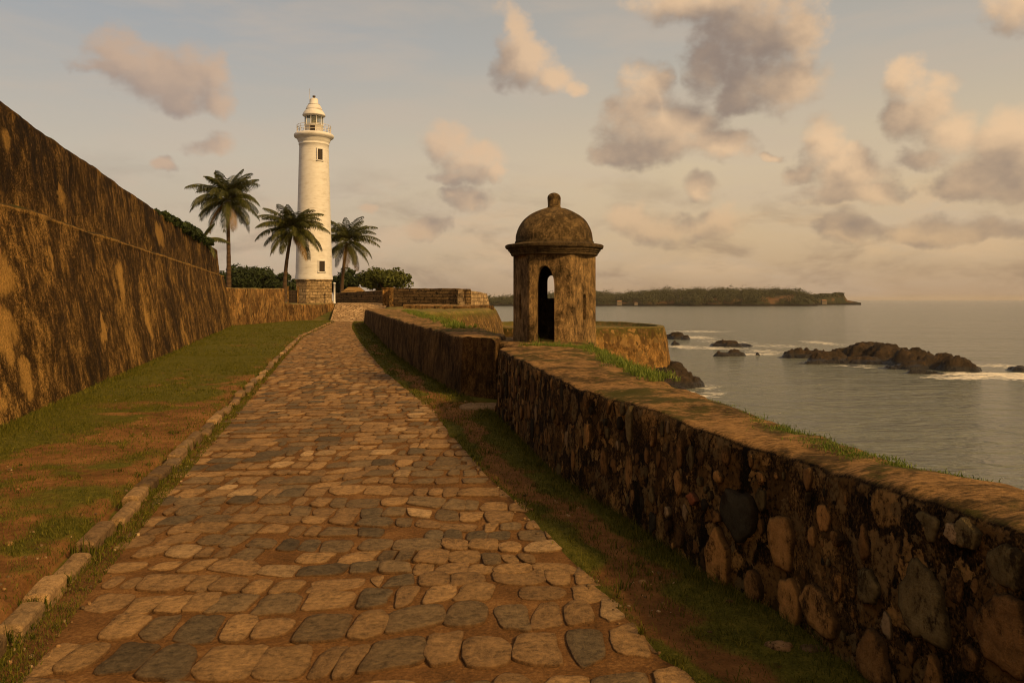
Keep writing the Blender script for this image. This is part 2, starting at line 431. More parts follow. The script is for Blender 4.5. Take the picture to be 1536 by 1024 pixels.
# ------------------------------------------------------------------ materials
def weathered(name, dark, mid, light, streak=0.16, sc=1.0, lo=0.48, hi=0.66, top=None, moss=None, moss_z=None, bump=0.6, patches=None, band=None, upper=None):
    m, k, b = material(name)
    p = k.obj()
    ps = k.scl(p, (1, 1, streak))
    w = k.noise(k.scl(p, (1, 1, 0.8)), 0.55 * sc, 5, 0.6, 0.6)
    s1 = k.noise(ps, 2.4 * sc, 9, 0.70, 0.25)
    s2 = k.noise(k.scl(p, (1, 1, streak * 0.6)), 9.0 * sc, 6, 0.65, 0.3)
    bl = k.noise(k.scl(p, (1, 1, 0.55)), 4.2 * sc, 9, 0.72, 0.15)
    f = k.m('ADD', k.m('ADD', k.m('MULTIPLY', s1, 0.23), k.m('MULTIPLY', bl, 0.36)), k.m('ADD', k.m('MULTIPLY', s2, 0.11), k.m('MULTIPLY', w, 0.30)))
    fine = k.noise(k.scl(p, (1, 1, 0.8)), 30 * sc, 8, 0.74)
    grain = k.noise(p, 130, 4, 0.75)
    f = k.m('MULTIPLY_ADD', k.m('SUBTRACT', f, 0.5), 2.7, 0.5)
    f = k.m('MULTIPLY_ADD', k.m('SUBTRACT', fine, 0.5), 1.05, f)
    f = k.m('MULTIPLY_ADD', k.m('SUBTRACT', grain, 0.5), 0.30, f)
    col = k.ramp(f, [(lo - 0.16, dark), (lo + 0.03, mid), (hi, tuple(0.5 * x + 0.5 * y for x, y in zip(light, mid))), (hi + 0.15, light)])
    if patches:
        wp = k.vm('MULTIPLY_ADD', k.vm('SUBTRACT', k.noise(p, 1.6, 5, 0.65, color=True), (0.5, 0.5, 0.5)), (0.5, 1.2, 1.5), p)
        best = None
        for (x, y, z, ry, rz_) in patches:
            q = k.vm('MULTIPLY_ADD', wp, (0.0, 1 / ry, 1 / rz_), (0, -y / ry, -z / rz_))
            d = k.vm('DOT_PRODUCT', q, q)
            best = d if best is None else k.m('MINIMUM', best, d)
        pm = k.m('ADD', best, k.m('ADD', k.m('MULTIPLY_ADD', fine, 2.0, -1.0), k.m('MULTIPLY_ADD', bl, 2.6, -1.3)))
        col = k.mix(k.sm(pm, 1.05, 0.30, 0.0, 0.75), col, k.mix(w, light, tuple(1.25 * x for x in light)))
    col = k.mix(0.8, col, k.ramp(fine, [(0.38, (0.28,) * 3), (0.5, (1, 1, 1)), (0.63, (1.65,) * 3)]), 'MULTIPLY')
    if band:  # pale line along the ledge: its sunlit lip put into the colour
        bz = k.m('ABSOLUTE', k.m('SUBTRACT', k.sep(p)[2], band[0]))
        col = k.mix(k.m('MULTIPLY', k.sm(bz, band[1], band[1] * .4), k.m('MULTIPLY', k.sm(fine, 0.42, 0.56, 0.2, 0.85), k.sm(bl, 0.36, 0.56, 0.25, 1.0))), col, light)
    if upper:
        uz = k.m('ADD', k.sep(p)[2], k.m('MULTIPLY_ADD', bl, 0.8, -0.4))
        col = k.mix(k.sm(uz, upper[0] - .1, upper[0] + .5), col, k.mix(1.0, col, (upper[1],) * 3, 'MULTIPLY'))
    if moss is not None:
        z = k.sep(p)[2]
        mm = k.m('ADD', z, k.m('MULTIPLY_ADD', s1, 1.6, -0.8))
        col = k.mix(k.sm(mm, moss_z[0], moss_z[1]), col, k.mix(fine, moss, tuple(0.5 * x for x in moss)))
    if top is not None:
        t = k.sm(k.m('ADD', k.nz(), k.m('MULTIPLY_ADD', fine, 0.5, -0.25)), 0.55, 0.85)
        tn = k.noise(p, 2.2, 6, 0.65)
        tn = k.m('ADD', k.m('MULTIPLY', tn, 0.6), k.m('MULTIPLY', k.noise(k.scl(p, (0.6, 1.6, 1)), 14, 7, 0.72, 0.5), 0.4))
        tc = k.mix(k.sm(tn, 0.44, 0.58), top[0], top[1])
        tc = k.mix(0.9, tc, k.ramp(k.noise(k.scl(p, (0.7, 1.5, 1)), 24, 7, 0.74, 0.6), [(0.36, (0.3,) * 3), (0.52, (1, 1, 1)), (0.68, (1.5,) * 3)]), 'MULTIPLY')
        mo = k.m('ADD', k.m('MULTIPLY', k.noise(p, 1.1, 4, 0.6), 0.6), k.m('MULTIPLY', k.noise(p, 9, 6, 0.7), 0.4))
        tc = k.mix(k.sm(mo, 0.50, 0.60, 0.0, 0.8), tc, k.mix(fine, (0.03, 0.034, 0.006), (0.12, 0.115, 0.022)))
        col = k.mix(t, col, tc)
    hgt = k.m('ADD', k.m('MULTIPLY', f, 0.55), k.m('MULTIPLY', fine, 0.7))
    finish(k, b, col, 0.95, k.bump(hgt, bump, 0.09), 0.12)
    return m


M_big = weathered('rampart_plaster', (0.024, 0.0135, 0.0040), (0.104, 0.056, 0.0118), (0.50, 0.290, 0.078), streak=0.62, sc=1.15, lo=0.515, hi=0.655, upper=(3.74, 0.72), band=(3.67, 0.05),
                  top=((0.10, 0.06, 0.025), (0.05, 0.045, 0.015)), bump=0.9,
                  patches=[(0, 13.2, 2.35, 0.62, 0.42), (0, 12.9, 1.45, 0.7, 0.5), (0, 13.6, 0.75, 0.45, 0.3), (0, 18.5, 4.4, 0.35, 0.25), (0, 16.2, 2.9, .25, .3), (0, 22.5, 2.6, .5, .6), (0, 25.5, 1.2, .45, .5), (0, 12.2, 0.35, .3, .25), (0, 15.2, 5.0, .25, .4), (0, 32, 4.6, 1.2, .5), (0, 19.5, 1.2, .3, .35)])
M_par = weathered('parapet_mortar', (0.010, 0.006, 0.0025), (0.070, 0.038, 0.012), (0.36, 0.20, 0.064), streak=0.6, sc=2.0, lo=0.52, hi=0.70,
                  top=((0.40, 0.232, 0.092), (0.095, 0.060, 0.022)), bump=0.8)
def add_rubble(m, sc, cols, keep, zs=0.8, contrast=1.0):
    """angular bedded stones between the mortar of a wall"""
    k = NT(m.node_tree); b = m.node_tree.nodes['Principled BSDF']
    src = b.inputs['Base Color'].links[0].from_socket; nsrc = b.inputs['Normal'].links[0].from_socket
    p = k.obj()
    wp = k.vm('MULTIPLY_ADD', k.vm('SUBTRACT', k.noise(p, 5.0, 5, 0.65, color=True), (0.5, 0.5, 0.5)), (0.22, 0.22, 0.22), p)
    wp = k.scl(wp, (1, 1, zs))
    tot = src; hh = None
    for q, (scale, kp) in enumerate(((sc, keep), (sc * 2.3, keep * 0.8))):
        ed = k.vor(wp, scale, 'DISTANCE_TO_EDGE'); cc = k.sep(k.vor(wp, scale, 'F1', 'Color'))
        mask = k.m('MULTIPLY', k.sm(ed, 0.05, 0.13), k.m('LESS_THAN', cc[0], kp))
        rough_n = k.noise(p, 26, 6, 0.72)
        mask = k.m('MULTIPLY', mask, k.sm(rough_n, 0.36, 0.52))
        st = k.ramp(cc[1], [(0.0, cols[0]), (0.35, cols[1]), (0.65, cols[2]), (1.0, cols[3])])
        st = k.mix(1.0, st, k.mix(rough_n, (0.45,) * 3, (1.5,) * 3), 'MULTIPLY')
        side = k.sm(k.nz(), 0.6, 0.35)
        mask = k.m('MULTIPLY', mask, side)
        tot = k.mix(k.m('MULTIPLY', mask, contrast), tot, st)
        hq = k.m('MULTIPLY', k.m('MINIMUM', ed, 0.2), k.m('MULTIPLY', mask, 5.0 / (q + 1)))
        hh = hq if hh is None else k.m('MAXIMUM', hh, hq)
    k.L.new(tot, b.inputs['Base Color'])
    k.L.new(k.bump(hh, 0.9, 0.03, nsrc), b.inputs['Normal'])


add_rubble(M_par, 4.4, ((0.10, 0.058, 0.02), (0.30, 0.165, 0.052), (0.26, 0.18, 0.08), (0.60, 0.34, 0.11)), 0.60)
M_parfar = weathered('parapet_render', (0.018, 0.0105, 0.004), (0.098, 0.055, 0.019), (0.30, 0.175, 0.062), streak=0.22, sc=1.7, lo=0.48, hi=0.68,
                     top=((0.38, 0.222, 0.09), (0.12, 0.074, 0.027)), bump=0.8)
M_ret = weathered('retaining_stone', (0.03, 0.017, 0.006), (0.12, 0.064, 0.021), (0.42, 0.24, 0.08), streak=0.4, sc=1.3, lo=0.46, hi=0.64,
                  top=((0.17, 0.15, 0.05), (0.30, 0.18, 0.07)), bump=0.7)
M_bast = weathered('bastion_stone', (0.035, 0.019, 0.006), (0.14, 0.077, 0.023), (0.44, 0.25, 0.08), streak=0.22, sc=1.2, lo=0.44, hi=0.66,
                   moss=(0.085, 0.075, 0.018), moss_z=(-2.4, -0.7), top=((0.10, 0.10, 0.03), (0.25, 0.15, 0.06)), bump=0.7)
M_moss = weathered('mossy_stone', (0.03, 0.019, 0.006), (0.105, 0.064, 0.020), (0.34, 0.205, 0.07), streak=0.35, sc=1.2, lo=0.45, hi=0.66,
                   moss=(0.11, 0.10, 0.018), moss_z=(0.35, 1.15), top=((0.15, 0.14, 0.026), (0.28, 0.18, 0.075)), bump=0.7)
add_rubble(M_bast, 1.6, ((0.05, 0.03, 0.01), (0.15, 0.085, 0.03), (0.13, 0.09, 0.035), (0.34, 0.2, 0.07)), 0.5, 0.7)
add_rubble(M_moss, 1.8, ((0.05, 0.03, 0.01), (0.15, 0.085, 0.03), (0.13, 0.09, 0.035), (0.34, 0.2, 0.07)), 0.5, 0.8)
M_sentry = weathered('sentry_plaster', (0.026, 0.018, 0.009), (0.125, 0.080, 0.036), (0.44, 0.285, 0.125), streak=0.55, sc=2.2, lo=0.45, hi=0.68, bump=0.55)
M_dome = weathered('sentry_dome', (0.024, 0.017, 0.008), (0.078, 0.052, 0.024), (0.30, 0.20, 0.088), streak=0.9, sc=2.6, lo=0.47, hi=0.70, bump=0.6)
M_corn = weathered('sentry_cornice', (0.024, 0.018, 0.010), (0.062, 0.043, 0.022), (0.18, 0.12, 0.055), streak=0.9, sc=2.6, lo=0.47, hi=0.72, bump=0.6)
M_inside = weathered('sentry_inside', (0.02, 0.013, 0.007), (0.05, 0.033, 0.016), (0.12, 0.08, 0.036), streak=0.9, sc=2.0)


def stone_mat(name, rough=0.85, bump=0.6, sc=1.0, var=0.55, spec=0.25, dirt=None):
    m, k, b = material(name)
    p = k.obj(); c = k.attr()
    n1 = k.noise(p, 16 * sc, 6, 0.65); n2 = k.noise(p, 85 * sc, 4, 0.7); n3 = k.noise(p, 4.5 * sc, 4, 0.6)
    f = k.m('ADD', k.m('MULTIPLY', n1, 0.5), k.m('ADD', k.m('MULTIPLY', n2, 0.3), k.m('MULTIPLY', n3, 0.3)))
    c = k.mix(1.0, c, k.ramp(f, [(0.34, (1 - var,) * 3), (0.55, (1, 1, 1)), (0.74, (1 + var * 0.75,) * 3)]), 'MULTIPLY')
    if dirt:
        dn = k.m('ADD', k.m('MULTIPLY', k.noise(k.scl(p, (1, 1, .6)), 7, 8, 0.72), 0.75), k.m('MULTIPLY', n2, 0.25))
        c = k.mix(k.sm(dn, 0.49, 0.60, 0.0, 0.92), c, dirt)
    h = k.m('ADD', k.m('MULTIPLY', n1, 0.8), k.m('MULTIPLY', n2, 0.35))
    finish(k, b, c, rough, k.bump(h, bump, 0.035), spec)
    return m


M_cob = stone_mat('cobble_stone', 0.85, 1.0, 1.5, 0.95, 0.15)
M_rub = stone_mat('rubble_stone', 0.92, 0.9, 0.9, 0.75, 0.12, dirt=(0.020, 0.012, 0.005))

# masonry of coursed blocks
def masonry(name, c1, c2, mortar, sx=0.55, sy=0.28):
    m, k, b = material(name)
    p = k.obj(); s = k.sep(p)
    wob = k.vm('MULTIPLY_ADD', k.vm('SUBTRACT', k.noise(p, 1.6, 3, color=True), (0.5, 0.5, 0.5)), (0.5, 0.5, 0.22), p)
    sw = k.sep(wob)
    v = k.comb(k.m('ADD', sw[0], k.m('MULTIPLY', sw[1], 0.83)), sw[2], 0.0)
    br = k.n('ShaderNodeTexBrick'); k.put(br.inputs['Vector'], v)
    br.inputs['Scale'].default_value = 1.0; br.inputs['Brick Width'].default_value = sx; br.inputs['Row Height'].default_value = sy
    br.inputs['Mortar Size'].default_value = 0.03; br.inputs['Mortar Smooth'].default_value = 0.5
    k.put(br.inputs['Color1'], c1); k.put(br.inputs['Color2'], c2); k.put(br.inputs['Mortar'], mortar)
    n = k.noise(p, 3.0, 7, 0.68)
    c = k.mix(1.0, br.outputs[0], k.ramp(n, [(0.30, (0.35,) * 3), (0.5, (1, 1, 1)), (0.7, (1.6,) * 3)]), 'MULTIPLY')
    h = k.m('ADD', k.m('MULTIPLY', br.outputs[1], -0.6), k.m('MULTIPLY', k.noise(p, 9, 6, 0.7), 0.6))
    finish(k, b, c, 0.95, k.bump(h, 0.8, 0.12), 0.12)
    return m


add_rubble(M_ret, 2.0, ((0.06, 0.035, 0.012), (0.18, 0.10, 0.035), (0.15, 0.10, 0.04), (0.40, 0.24, 0.08)), 0.55, 0.6)
M_mas = masonry('coursed_stone', (0.15, 0.095, 0.04), (0.075, 0.046, 0.02), (0.03, 0.02, 0.01))
M_masl = masonry('base_stone', (0.33, 0.24, 0.135), (0.20, 0.14, 0.075), (0.10, 0.068, 0.036), 0.75, 0.36)

# sandy bed, verge and terrain
m, k, b = material('verge_soil')
p = k.obj(); at_ = k.sep(k.attr())
n1 = k.noise(p, 1.3, 6, 0.62); n2 = k.noise(p, 9, 7, 0.7); n3 = k.noise(p, 60, 4, 0.7)
soil = k.ramp(k.m('ADD', k.m('MULTIPLY', n1, 0.45), k.m('ADD', k.m('MULTIPLY', n2, 0.4), k.m('MULTIPLY', n3, 0.2))),
              [(0.36, (0.060, 0.028, 0.009)), (0.52, (0.165, 0.078, 0.025)), (0.68, (0.30, 0.150, 0.053))])
green = k.ramp(k.m('ADD', k.m('MULTIPLY', n2, 0.6), k.m('MULTIPLY', n3, 0.45)), [(0.36, (0.024, 0.026, 0.003)), (0.52, (0.082, 0.080, 0.010)), (0.7, (0.17, 0.14, 0.026))])
gm = k.m('ADD', at_[0], k.m('MULTIPLY_ADD', n2, 0.9, -0.45))
gm = k.m('ADD', gm, k.m('MULTIPLY_ADD', n3, 0.5, -0.25))
c = k.mix(k.sm(gm, 0.3, 0.7), soil, green)
finish(k, b, c, 0.97, k.bump(k.m('ADD', n2, k.m('MULTIPLY', n3, 0.4)), 0.7, 0.05), 0.1)
M_soil = m

m, k, b = material('joint_sand')
p = k.obj(); n1 = k.noise(p, 3.0, 6, 0.6); n2 = k.noise(p, 40, 6, 0.72)
c = k.ramp(k.m('ADD', k.m('MULTIPLY', n1, 0.5), k.m('MULTIPLY', n2, 0.5)), [(0.34, (0.055, 0.028, 0.010)), (0.52, (0.165, 0.082, 0.029)), (0.68, (0.31, 0.17, 0.066))])
finish(k, b, c, 0.97, k.bump(n2, 0.9, 0.03), 0.1); M_sand = m

m, k, b = material('ramp_cobbles')
p = k.obj(); wv = k.vm('MULTIPLY_ADD', k.vm('SUBTRACT', k.noise(p, 3.0, 2, color=True), (0.5, 0.5, 0.5)), (0.2, 0.2, 0.0), p)
vd = k.vor(k.scl(wv, (1, 0.75, 0.2)), 2.6, 'DISTANCE_TO_EDGE'); vc = k.vor(k.scl(wv, (1, 0.75, 0.2)), 2.6, 'F1', 'Color')
c = k.mix(k.sep(vc)[0], (0.28, 0.18, 0.085), (0.55, 0.38, 0.20)); c = k.mix(k.sm(vd, 0.02, 0.10), (0.13, 0.07, 0.028), c)
finish(k, b, c, 0.9, k.bump(k.sm(vd, 0.0, 0.16), 0.9, 0.10), 0.15); M_ramp = m

m, k, b = material('fort_ground')
p = k.obj(); n1 = k.noise(p, 0.3, 5, 0.6); n2 = k.noise(p, 6, 5, 0.7)
c = k.mix(k.sm(n1, 0.40, 0.62), (0.060, 0.066, 0.013), (0.20, 0.12, 0.048)); c = k.mix(1.0, c, k.mix(n2, (0.5,) * 3, (1.5,) * 3), 'MULTIPLY')
finish(k, b, c, 0.97, k.bump(n2, 0.6, 0.1), 0.1); M_fort = m


def leafy(name, c1, c2, rough=0.6, trans=0.25, spec=0.3):
    m, k, b = material(name)
    f = k.sep(k.attr())[0]
    c = k.mix(f, c1, c2)
    finish(k, b, c, rough, None, spec)
    tb = k.n('ShaderNodeBsdfTranslucent'); k.put(tb.inputs[0], k.mix(1.0, c, (1.1, 1.2, 0.7), 'MULTIPLY'))
    mx = k.n('ShaderNodeMixShader'); mx.inputs[0].default_value = trans
    k.L.new(b.outputs[0], mx.inputs[1]); k.L.new(tb.outputs[0], mx.inputs[2])
    out = [n_ for n_ in k.t.nodes if n_.type == 'OUTPUT_MATERIAL'][0]
    k.L.new(mx.outputs[0], out.inputs[0])
    return m


M_grass = leafy('grass_blade', (0.034, 0.046, 0.004), (0.160, 0.140, 0.018), 0.7, 0.2, 0.15)
M_tgrass = leafy('tall_grass_blade', (0.06, 0.10, 0.012), (0.21, 0.24, 0.045), 0.6, 0.3, 0.2)
M_leafd = leafy('dark_leaf', (0.012, 0.020, 0.006), (0.045, 0.062, 0.016), 0.7, 0.2, 0.2)
M_leafg = leafy('green_leaf', (0.028, 0.040, 0.008), (0.115, 0.125, 0.024), 0.7, 0.2, 0.2)
M_wood = leafy('wood_leaf', (0.040, 0.044, 0.024), (0.095, 0.092, 0.048), 0.8, 0.1, 0.1)
M_frond = leafy('palm_leaflet', (0.020, 0.029, 0.006), (0.105, 0.100, 0.019), 0.5, 0.2, 0.3)
M_dry = leafy('dry_frond', (0.12, 0.075, 0.025), (0.26, 0.17, 0.06), 0.8, 0.2, 0.1)

m, k, b = material('palm_bark'); p = k.obj()
w = k.n('ShaderNodeTexWave', wave_type='BANDS', bands_direction='Z'); k.put(w.inputs['Vector'], p); w.inputs['Scale'].default_value = 2.4; w.inputs['Distortion'].default_value = 2.0
c = k.mix(w.outputs[1], (0.035, 0.022, 0.012), (0.10, 0.062, 0.034)); finish(k, b, c, 0.9, k.bump(w.outputs[1], 0.6, 0.05)); M_bark = m
m, k, b = material('tree_bark'); p = k.obj(); n = k.noise(k.scl(p, (1, 1, .3)), 6, 6, .6)
finish(k, b, k.mix(n, (0.03, 0.02, 0.012), (0.12, 0.08, 0.045)), 0.95, k.bump(n, 0.6, .05)); M_tbark = m

# lighthouse paint
m, k, b = material('white_paint'); p = k.obj()
n = k.noise(k.scl(p, (0.6, 0.6, 1.4)), 1.6, 7, 0.65); n2 = k.noise(p, 14, 5, 0.7)
band = k.n('ShaderNodeTexWave', wave_type='BANDS', bands_direction='Z'); k.put(band.inputs['Vector'], p); band.inputs['Scale'].default_value = 0.42; band.inputs['Distortion'].default_value = 0.5; band.inputs['Detail'].default_value = 3
f = k.m('ADD', k.m('MULTIPLY', n, 0.7), k.m('ADD', k.m('MULTIPLY', n2, 0.2), k.m('MULTIPLY', k.sm(band.outputs[1], 0.0, 0.10), 0.05)))
c = k.ramp(f, [(0.28, (0.38, 0.36, 0.33)), (0.46, (0.57, 0.565, 0.565)), (0.60, (0.63, 0.63, 0.645))])
finish(k, b, c, 0.6, k.bump(n2, 0.25, 0.04), 0.3); M_white = m
m, k, b = material('dark_window'); finish(k, b, (0.03, 0.022, 0.015), 0.3); M_dark = m
m, k, b = material('lantern_glass'); finish(k, b, (0.55, 0.60, 0.58), 0.05); b.inputs['Transmission Weight'].default_value = 0.85; b.inputs['IOR'].default_value = 1.1; M_glass = m
m, k, b = material('iron_rail'); finish(k, b, (0.62, 0.57, 0.48), 0.5); M_rail = m
m, k, b = material('dark_iron'); p = k.obj(); finish(k, b, k.mix(k.noise(p, 5, 4), (0.03, 0.022, 0.015), (0.09, 0.06, 0.035)), 0.7); M_iron = m
m, k, b = material('lens_brass'); finish(k, b, (0.25, 0.20, 0.10), 0.3); M_brass = m
m, k, b = material('paper'); finish(k, b, (0.75, 0.72, 0.66), 0.8); M_paper = m
m, k, b = material('roof_tile'); p = k.obj(); n = k.noise(p, 3, 5); finish(k, b, k.mix(n, (0.16, 0.10, 0.04), (0.32, 0.20, 0.08)), 0.9, k.bump(n, .5, .05)); M_tile = m
m, k, b = material('house_wall'); p = k.obj(); finish(k, b, k.mix(k.noise(p, .3, 4), (0.10, 0.085, 0.065), (0.16, 0.13, 0.10)), 0.9); M_house = m
m, k, b = material('house_roof'); p = k.obj(); finish(k, b, k.mix(k.noise(p, .5, 4), (0.16, 0.09, 0.05), (0.25, 0.14, 0.08)), 0.9); M_hroof = m

m, k, b = material('sea_rock_stone'); p = k.obj()
n1 = k.noise(p, 0.7, 8, 0.68, 0.4); n2 = k.noise(p, 6, 6, 0.7); z = k.sep(p)[2]
c = k.ramp(k.m('ADD', k.m('MULTIPLY', n1, 0.6), k.m('MULTIPLY', n2, 0.4)), [(0.36, (0.010, 0.007, 0.004)), (0.54, (0.030, 0.018, 0.008)), (0.70, (0.085, 0.050, 0.021))])
wet = k.sm(k.m('ADD', z, k.m('MULTIPLY_ADD', n1, 1.0, -0.5)), -5.2, -5.75)
c = k.mix(wet, c, (0.012, 0.010, 0.008))
finish(k, b, c, k.mixf(wet, 0.85, 0.35), k.bump(k.m('ADD', n1, k.m('MULTIPLY', n2, 0.5)), 0.9, 0.35), 0.3); M_rock = m

m, k, b = material('headland_soil'); p = k.obj(); n1 = k.noise(p, 0.03, 6, 0.65, 0.5); n2 = k.noise(p, 0.2, 6, 0.7); z = k.sep(p)[2]
c = k.mix(k.sm(n1, 0.50, 0.60), (0.026, 0.030, 0.014), (0.10, 0.058, 0.030)); c = k.mix(1.0, c, k.mix(n2, (0.4,) * 3, (1.6,) * 3), 'MULTIPLY')
c = k.mix(k.sm(k.m('ADD', z, k.m('MULTIPLY', n2, 2.0)), -1.8, -3.0), c, (0.012, 0.010, 0.008))
finish(k, b, c, 0.95, k.bump(n2, 0.8, 2.0), 0.1); M_head = m

SEA = -6.0
FOAM = []   # (px, py, rx metres, ry metres, weight)
for px, py, rx, ry, w in [(1500, 562, 9.0, 1.5, 1.0), (1450, 566, 5.0, 1.2, 0.9), (1560, 566, 8.0, 1.8, 1.0), (1490, 548, 4.0, 2.0, .6), (1046, 506, 4, 5.0, .62), (1090, 513, 5, 5.0, .4), (1165, 519, 6, 3.0, .42), (1150, 527, 4, 3.0, .45), (1025, 520, 4, 3.5, .6), (1075, 522, 5, 3.0, .62), (1230, 514, 3, 4.5, .6), (1130, 531, 5, 1.6, .7), (1046, 580, 2.2, 1.5, .8), (1030, 590, 3.0, 1.2, .6), (1280, 549, 3, 1.0, .5), (1050, 497, 8, 4.0, .5)]:
    Y = (EYE - SEA) * FPX / (py - 449)
    FOAM.append(((px - 768) / FPX * Y, Y, rx, ry * 2.0, w))
m, k, b = material('sea_water'); p = k.obj()
q = k.scl(p, (0.42, 1.0, 1.0))
wv = k.noise(q, 0.55, 3, 0.55, 0.6); wv2 = k.noise(k.scl(p, (0.5, 1.0, 1)), 2.3, 4, 0.6, 0.5); wv3 = k.noise(q, 0.09, 3, 0.5, 0.3)
h = k.m('ADD', k.m('MULTIPLY', wv, 1.0), k.m('ADD', k.m('MULTIPLY', wv2, 0.34), k.m('MULTIPLY', wv3, 2.0)))
fo = None
wp = k.vm('MULTIPLY_ADD', k.vm('SUBTRACT', k.noise(p, 0.35, 4, 0.6, color=True), (0.5, 0.5, 0.5)), (7.0, 8.0, 0.0), p)
for (x, y, rx, ry, w) in FOAM:
    qq = k.vm('MULTIPLY_ADD', wp, (1 / rx, 1 / ry, 0), (-x / rx, -y / ry, 0))
    d = k.m('MULTIPLY', k.m('SUBTRACT', 1.0, k.vm('DOT_PRODUCT', qq, qq)), w)
    fo = d if fo is None else k.m('MAXIMUM', fo, d)
ft = k.noise(k.scl(p, (0.6, 1.3, 1)), 1.3, 8, 0.7, 1.0)
foam = k.sm(k.m('ADD', k.m('MAXIMUM', fo, -1.2), k.m('MULTIPLY_ADD', ft, 4.2, -2.05)), 0.25, 0.95)
deep = k.mix(k.noise(k.scl(p, (0.3, 1, 1)), 0.02, 4, 0.6), (0.090, 0.104, 0.080), (0.155, 0.160, 0.118))
c = k.mix(foam, deep, (0.72, 0.68, 0.60))
finish(k, b, c, k.mixf(foam, 0.12, 0.8), k.bump(h, 1.0, 0.95), 0.5); b.inputs['IOR'].default_value = 1.33; M_sea = m

# ------------------------------------------------------------------ sea
mb = MB()
xs = np.concatenate([-np.geomspace(9000, 30, 12), np.linspace(-20, 20, 9), np.geomspace(30, 9000, 12)])
ys = np.concatenate([[-300, -50, -10], np.linspace(0, 200, 30), np.geomspace(230, 13000, 18)])
X, Y = np.meshgrid(xs, ys, indexing='ij')
mb.add(np.stack([X.ravel(), Y.ravel(), np.full(X.size, SEA)], 1), q=gridq(len(xs), len(ys)))
tag(mb.build('sea', M_sea), 'grey green sea with small ripples reaching the horizon', 'sea', kind='structure')

# ------------------------------------------------------------------ terrain inside the fort
landR = line([(4.5, -8), (3.4, -3), (2.3, 4), (1.3, 8), (0.7, 12.5), (0.2, 15), (-0.2, 19), (-1.6, 22), (-4.2, 32.3), (-8, 50), (-9, 60), (-8, 64), (-7, 85), (-12, 95), (-14, 150), (-14, 200)])
retX = line([(-20.9, 55), (-20.3, 60), (-19.8, 70), (-18.6, 82), (-20.5, 92)])
mb = MB()
xs = np.arange(-140, 8, 0.8); ys = np.concatenate([np.arange(-8, 120, 0.8), np.arange(121, 230, 4)])
X, Y = np.meshgrid(xs, ys, indexing='ij')
sstep = lambda a, b_, v: (lambda t: t * t * (3 - 2 * t))(np.clip((v - a) / (b_ - a), 0, 1))
Z = -0.25 + 1.72 * sstep(73, 88, Y)
left_high = sstep(0.6, 1.6, bigX(Y) - X) * (Y < 58)
Z = Z + left_high * 4.6 * sstep(0.5, 2.0, bigX(Y) - X)
beyond = (Y >= 57.5) & (Y < 70) & (X < retX(Y) - 0.95)
Z = np.where(beyond, 2.55, Z)
Z = np.where((Y >= 58) & (X < -26), 2.5 - 1.0 * sstep(70, 88, Y), Z)
Z = np.where((Y >= 70) & (Y < 88) & (X < retX(Y) - 0.95), 1.42, Z)
Z = np.where(X > landR(Y), -7.5, Z)
Z = Z + 0.06 * fbm2(X, Y, 0.4, 3, 5).reshape(X.shape) * 2
mb.add(np.stack([X.ravel(), Y.ravel(), Z.ravel()], 1), q=gridq(len(xs), len(ys)))
tag(mb.build('terrain', M_fort), 'grassy and sandy ground of the fort behind the walls', 'ground', kind='structure')

# ------------------------------------------------------------------ verge ground with grass mask
def grass_mask(x, y):
    n = fbm2(x, y, 0.55, 4, 3) * 1.5 + fbm2(x, y, 2.6, 4, 8) * 1.8
    dl = kerbX(y) - x                      # >0 left of the kerb
    dw = x - bigX(y)                       # distance from the rampart
    wid = np.maximum(kerbX(y) - bigX(y), 0.1)
    fr = dw / wid                          # 0 wall .. 1 kerb
    near = np.interp(y, [3, 8, 14, 26, 45], [0.10, 0.36, 0.76, 1.0, 1.15])
    left = near * 0.95 + np.clip(0.40 - fr, 0, 0.4) * 1.7 - np.clip(fr - 0.72, 0, 1) * np.interp(y, [8, 20, 40, 60], [0.5, 1.5, 0.9, 0.4]) + n * 0.8
    dp = x - pathR(y); wr = np.maximum(parX(y) - pathR(y), 0.1); fr2 = dp / wr
    right = 0.90 - 1.15 * np.exp(-((fr2 - 0.42 - 0.55 * fbm2(x, y, 1.1, 3, 44)) / (0.19 + 0.3 * fbm2(x, y, 0.8, 2, 45))) ** 2) * np.interp(y, [3, 12, 18, 30], [0.75, 1.0, 0.8, 0.3]) + n * 0.7 + 0.45 * np.clip(fr2 - 0.62, 0, 1)
    right = right - np.exp(-((y - 14.6) / 0.9) ** 2) * 1.2
    strip = 0.72 + n * 0.8                  # between kerb and stones
    mask = np.where(dl > 0.18, left, np.where(x < pathL(y) + 0.05, strip, right))
    return np.clip(mask, 0, 1)


verge_z = lambda x, y: np.where(x < kerbX(y) - 0.1, 0.058, 0.008)
mb = MB()
ys = np.concatenate([np.arange(-3, 3, 0.3), np.arange(3, 14, 0.09), np.arange(14, 30, 0.22), np.arange(30, 74, 0.6)])
fr = np.linspace(0, 1, 170)
x0 = bigX(ys) - 0.5; x1 = parX(ys) + 0.9
X = x0[:, None] + (x1 - x0)[:, None] * fr[None]; Y = np.repeat(ys[:, None], len(fr), 1)
gmask = grass_mask(X.ravel(), Y.ravel())
inpath = ((X > kerbX(Y) - 0.25) & (X < pathR(Y))).ravel()
Z = fbm2(X, Y, 0.9, 4, 21) * 0.05 + gmask * 0.015
Z = np.where(inpath, -0.03, Z + verge_z(X.ravel(), Y.ravel()))
cc = np.stack([gmask] * 3, 1)
mb.add(np.stack([X.ravel(), Y.ravel(), Z], 1), q=gridq(len(ys), len(fr), flip=True), c=cc)
ground = mb.build('ground', M_soil)
tag(ground, 'worn verge of reddish earth and short grass on both sides of the paving', 'ground', kind='structure')

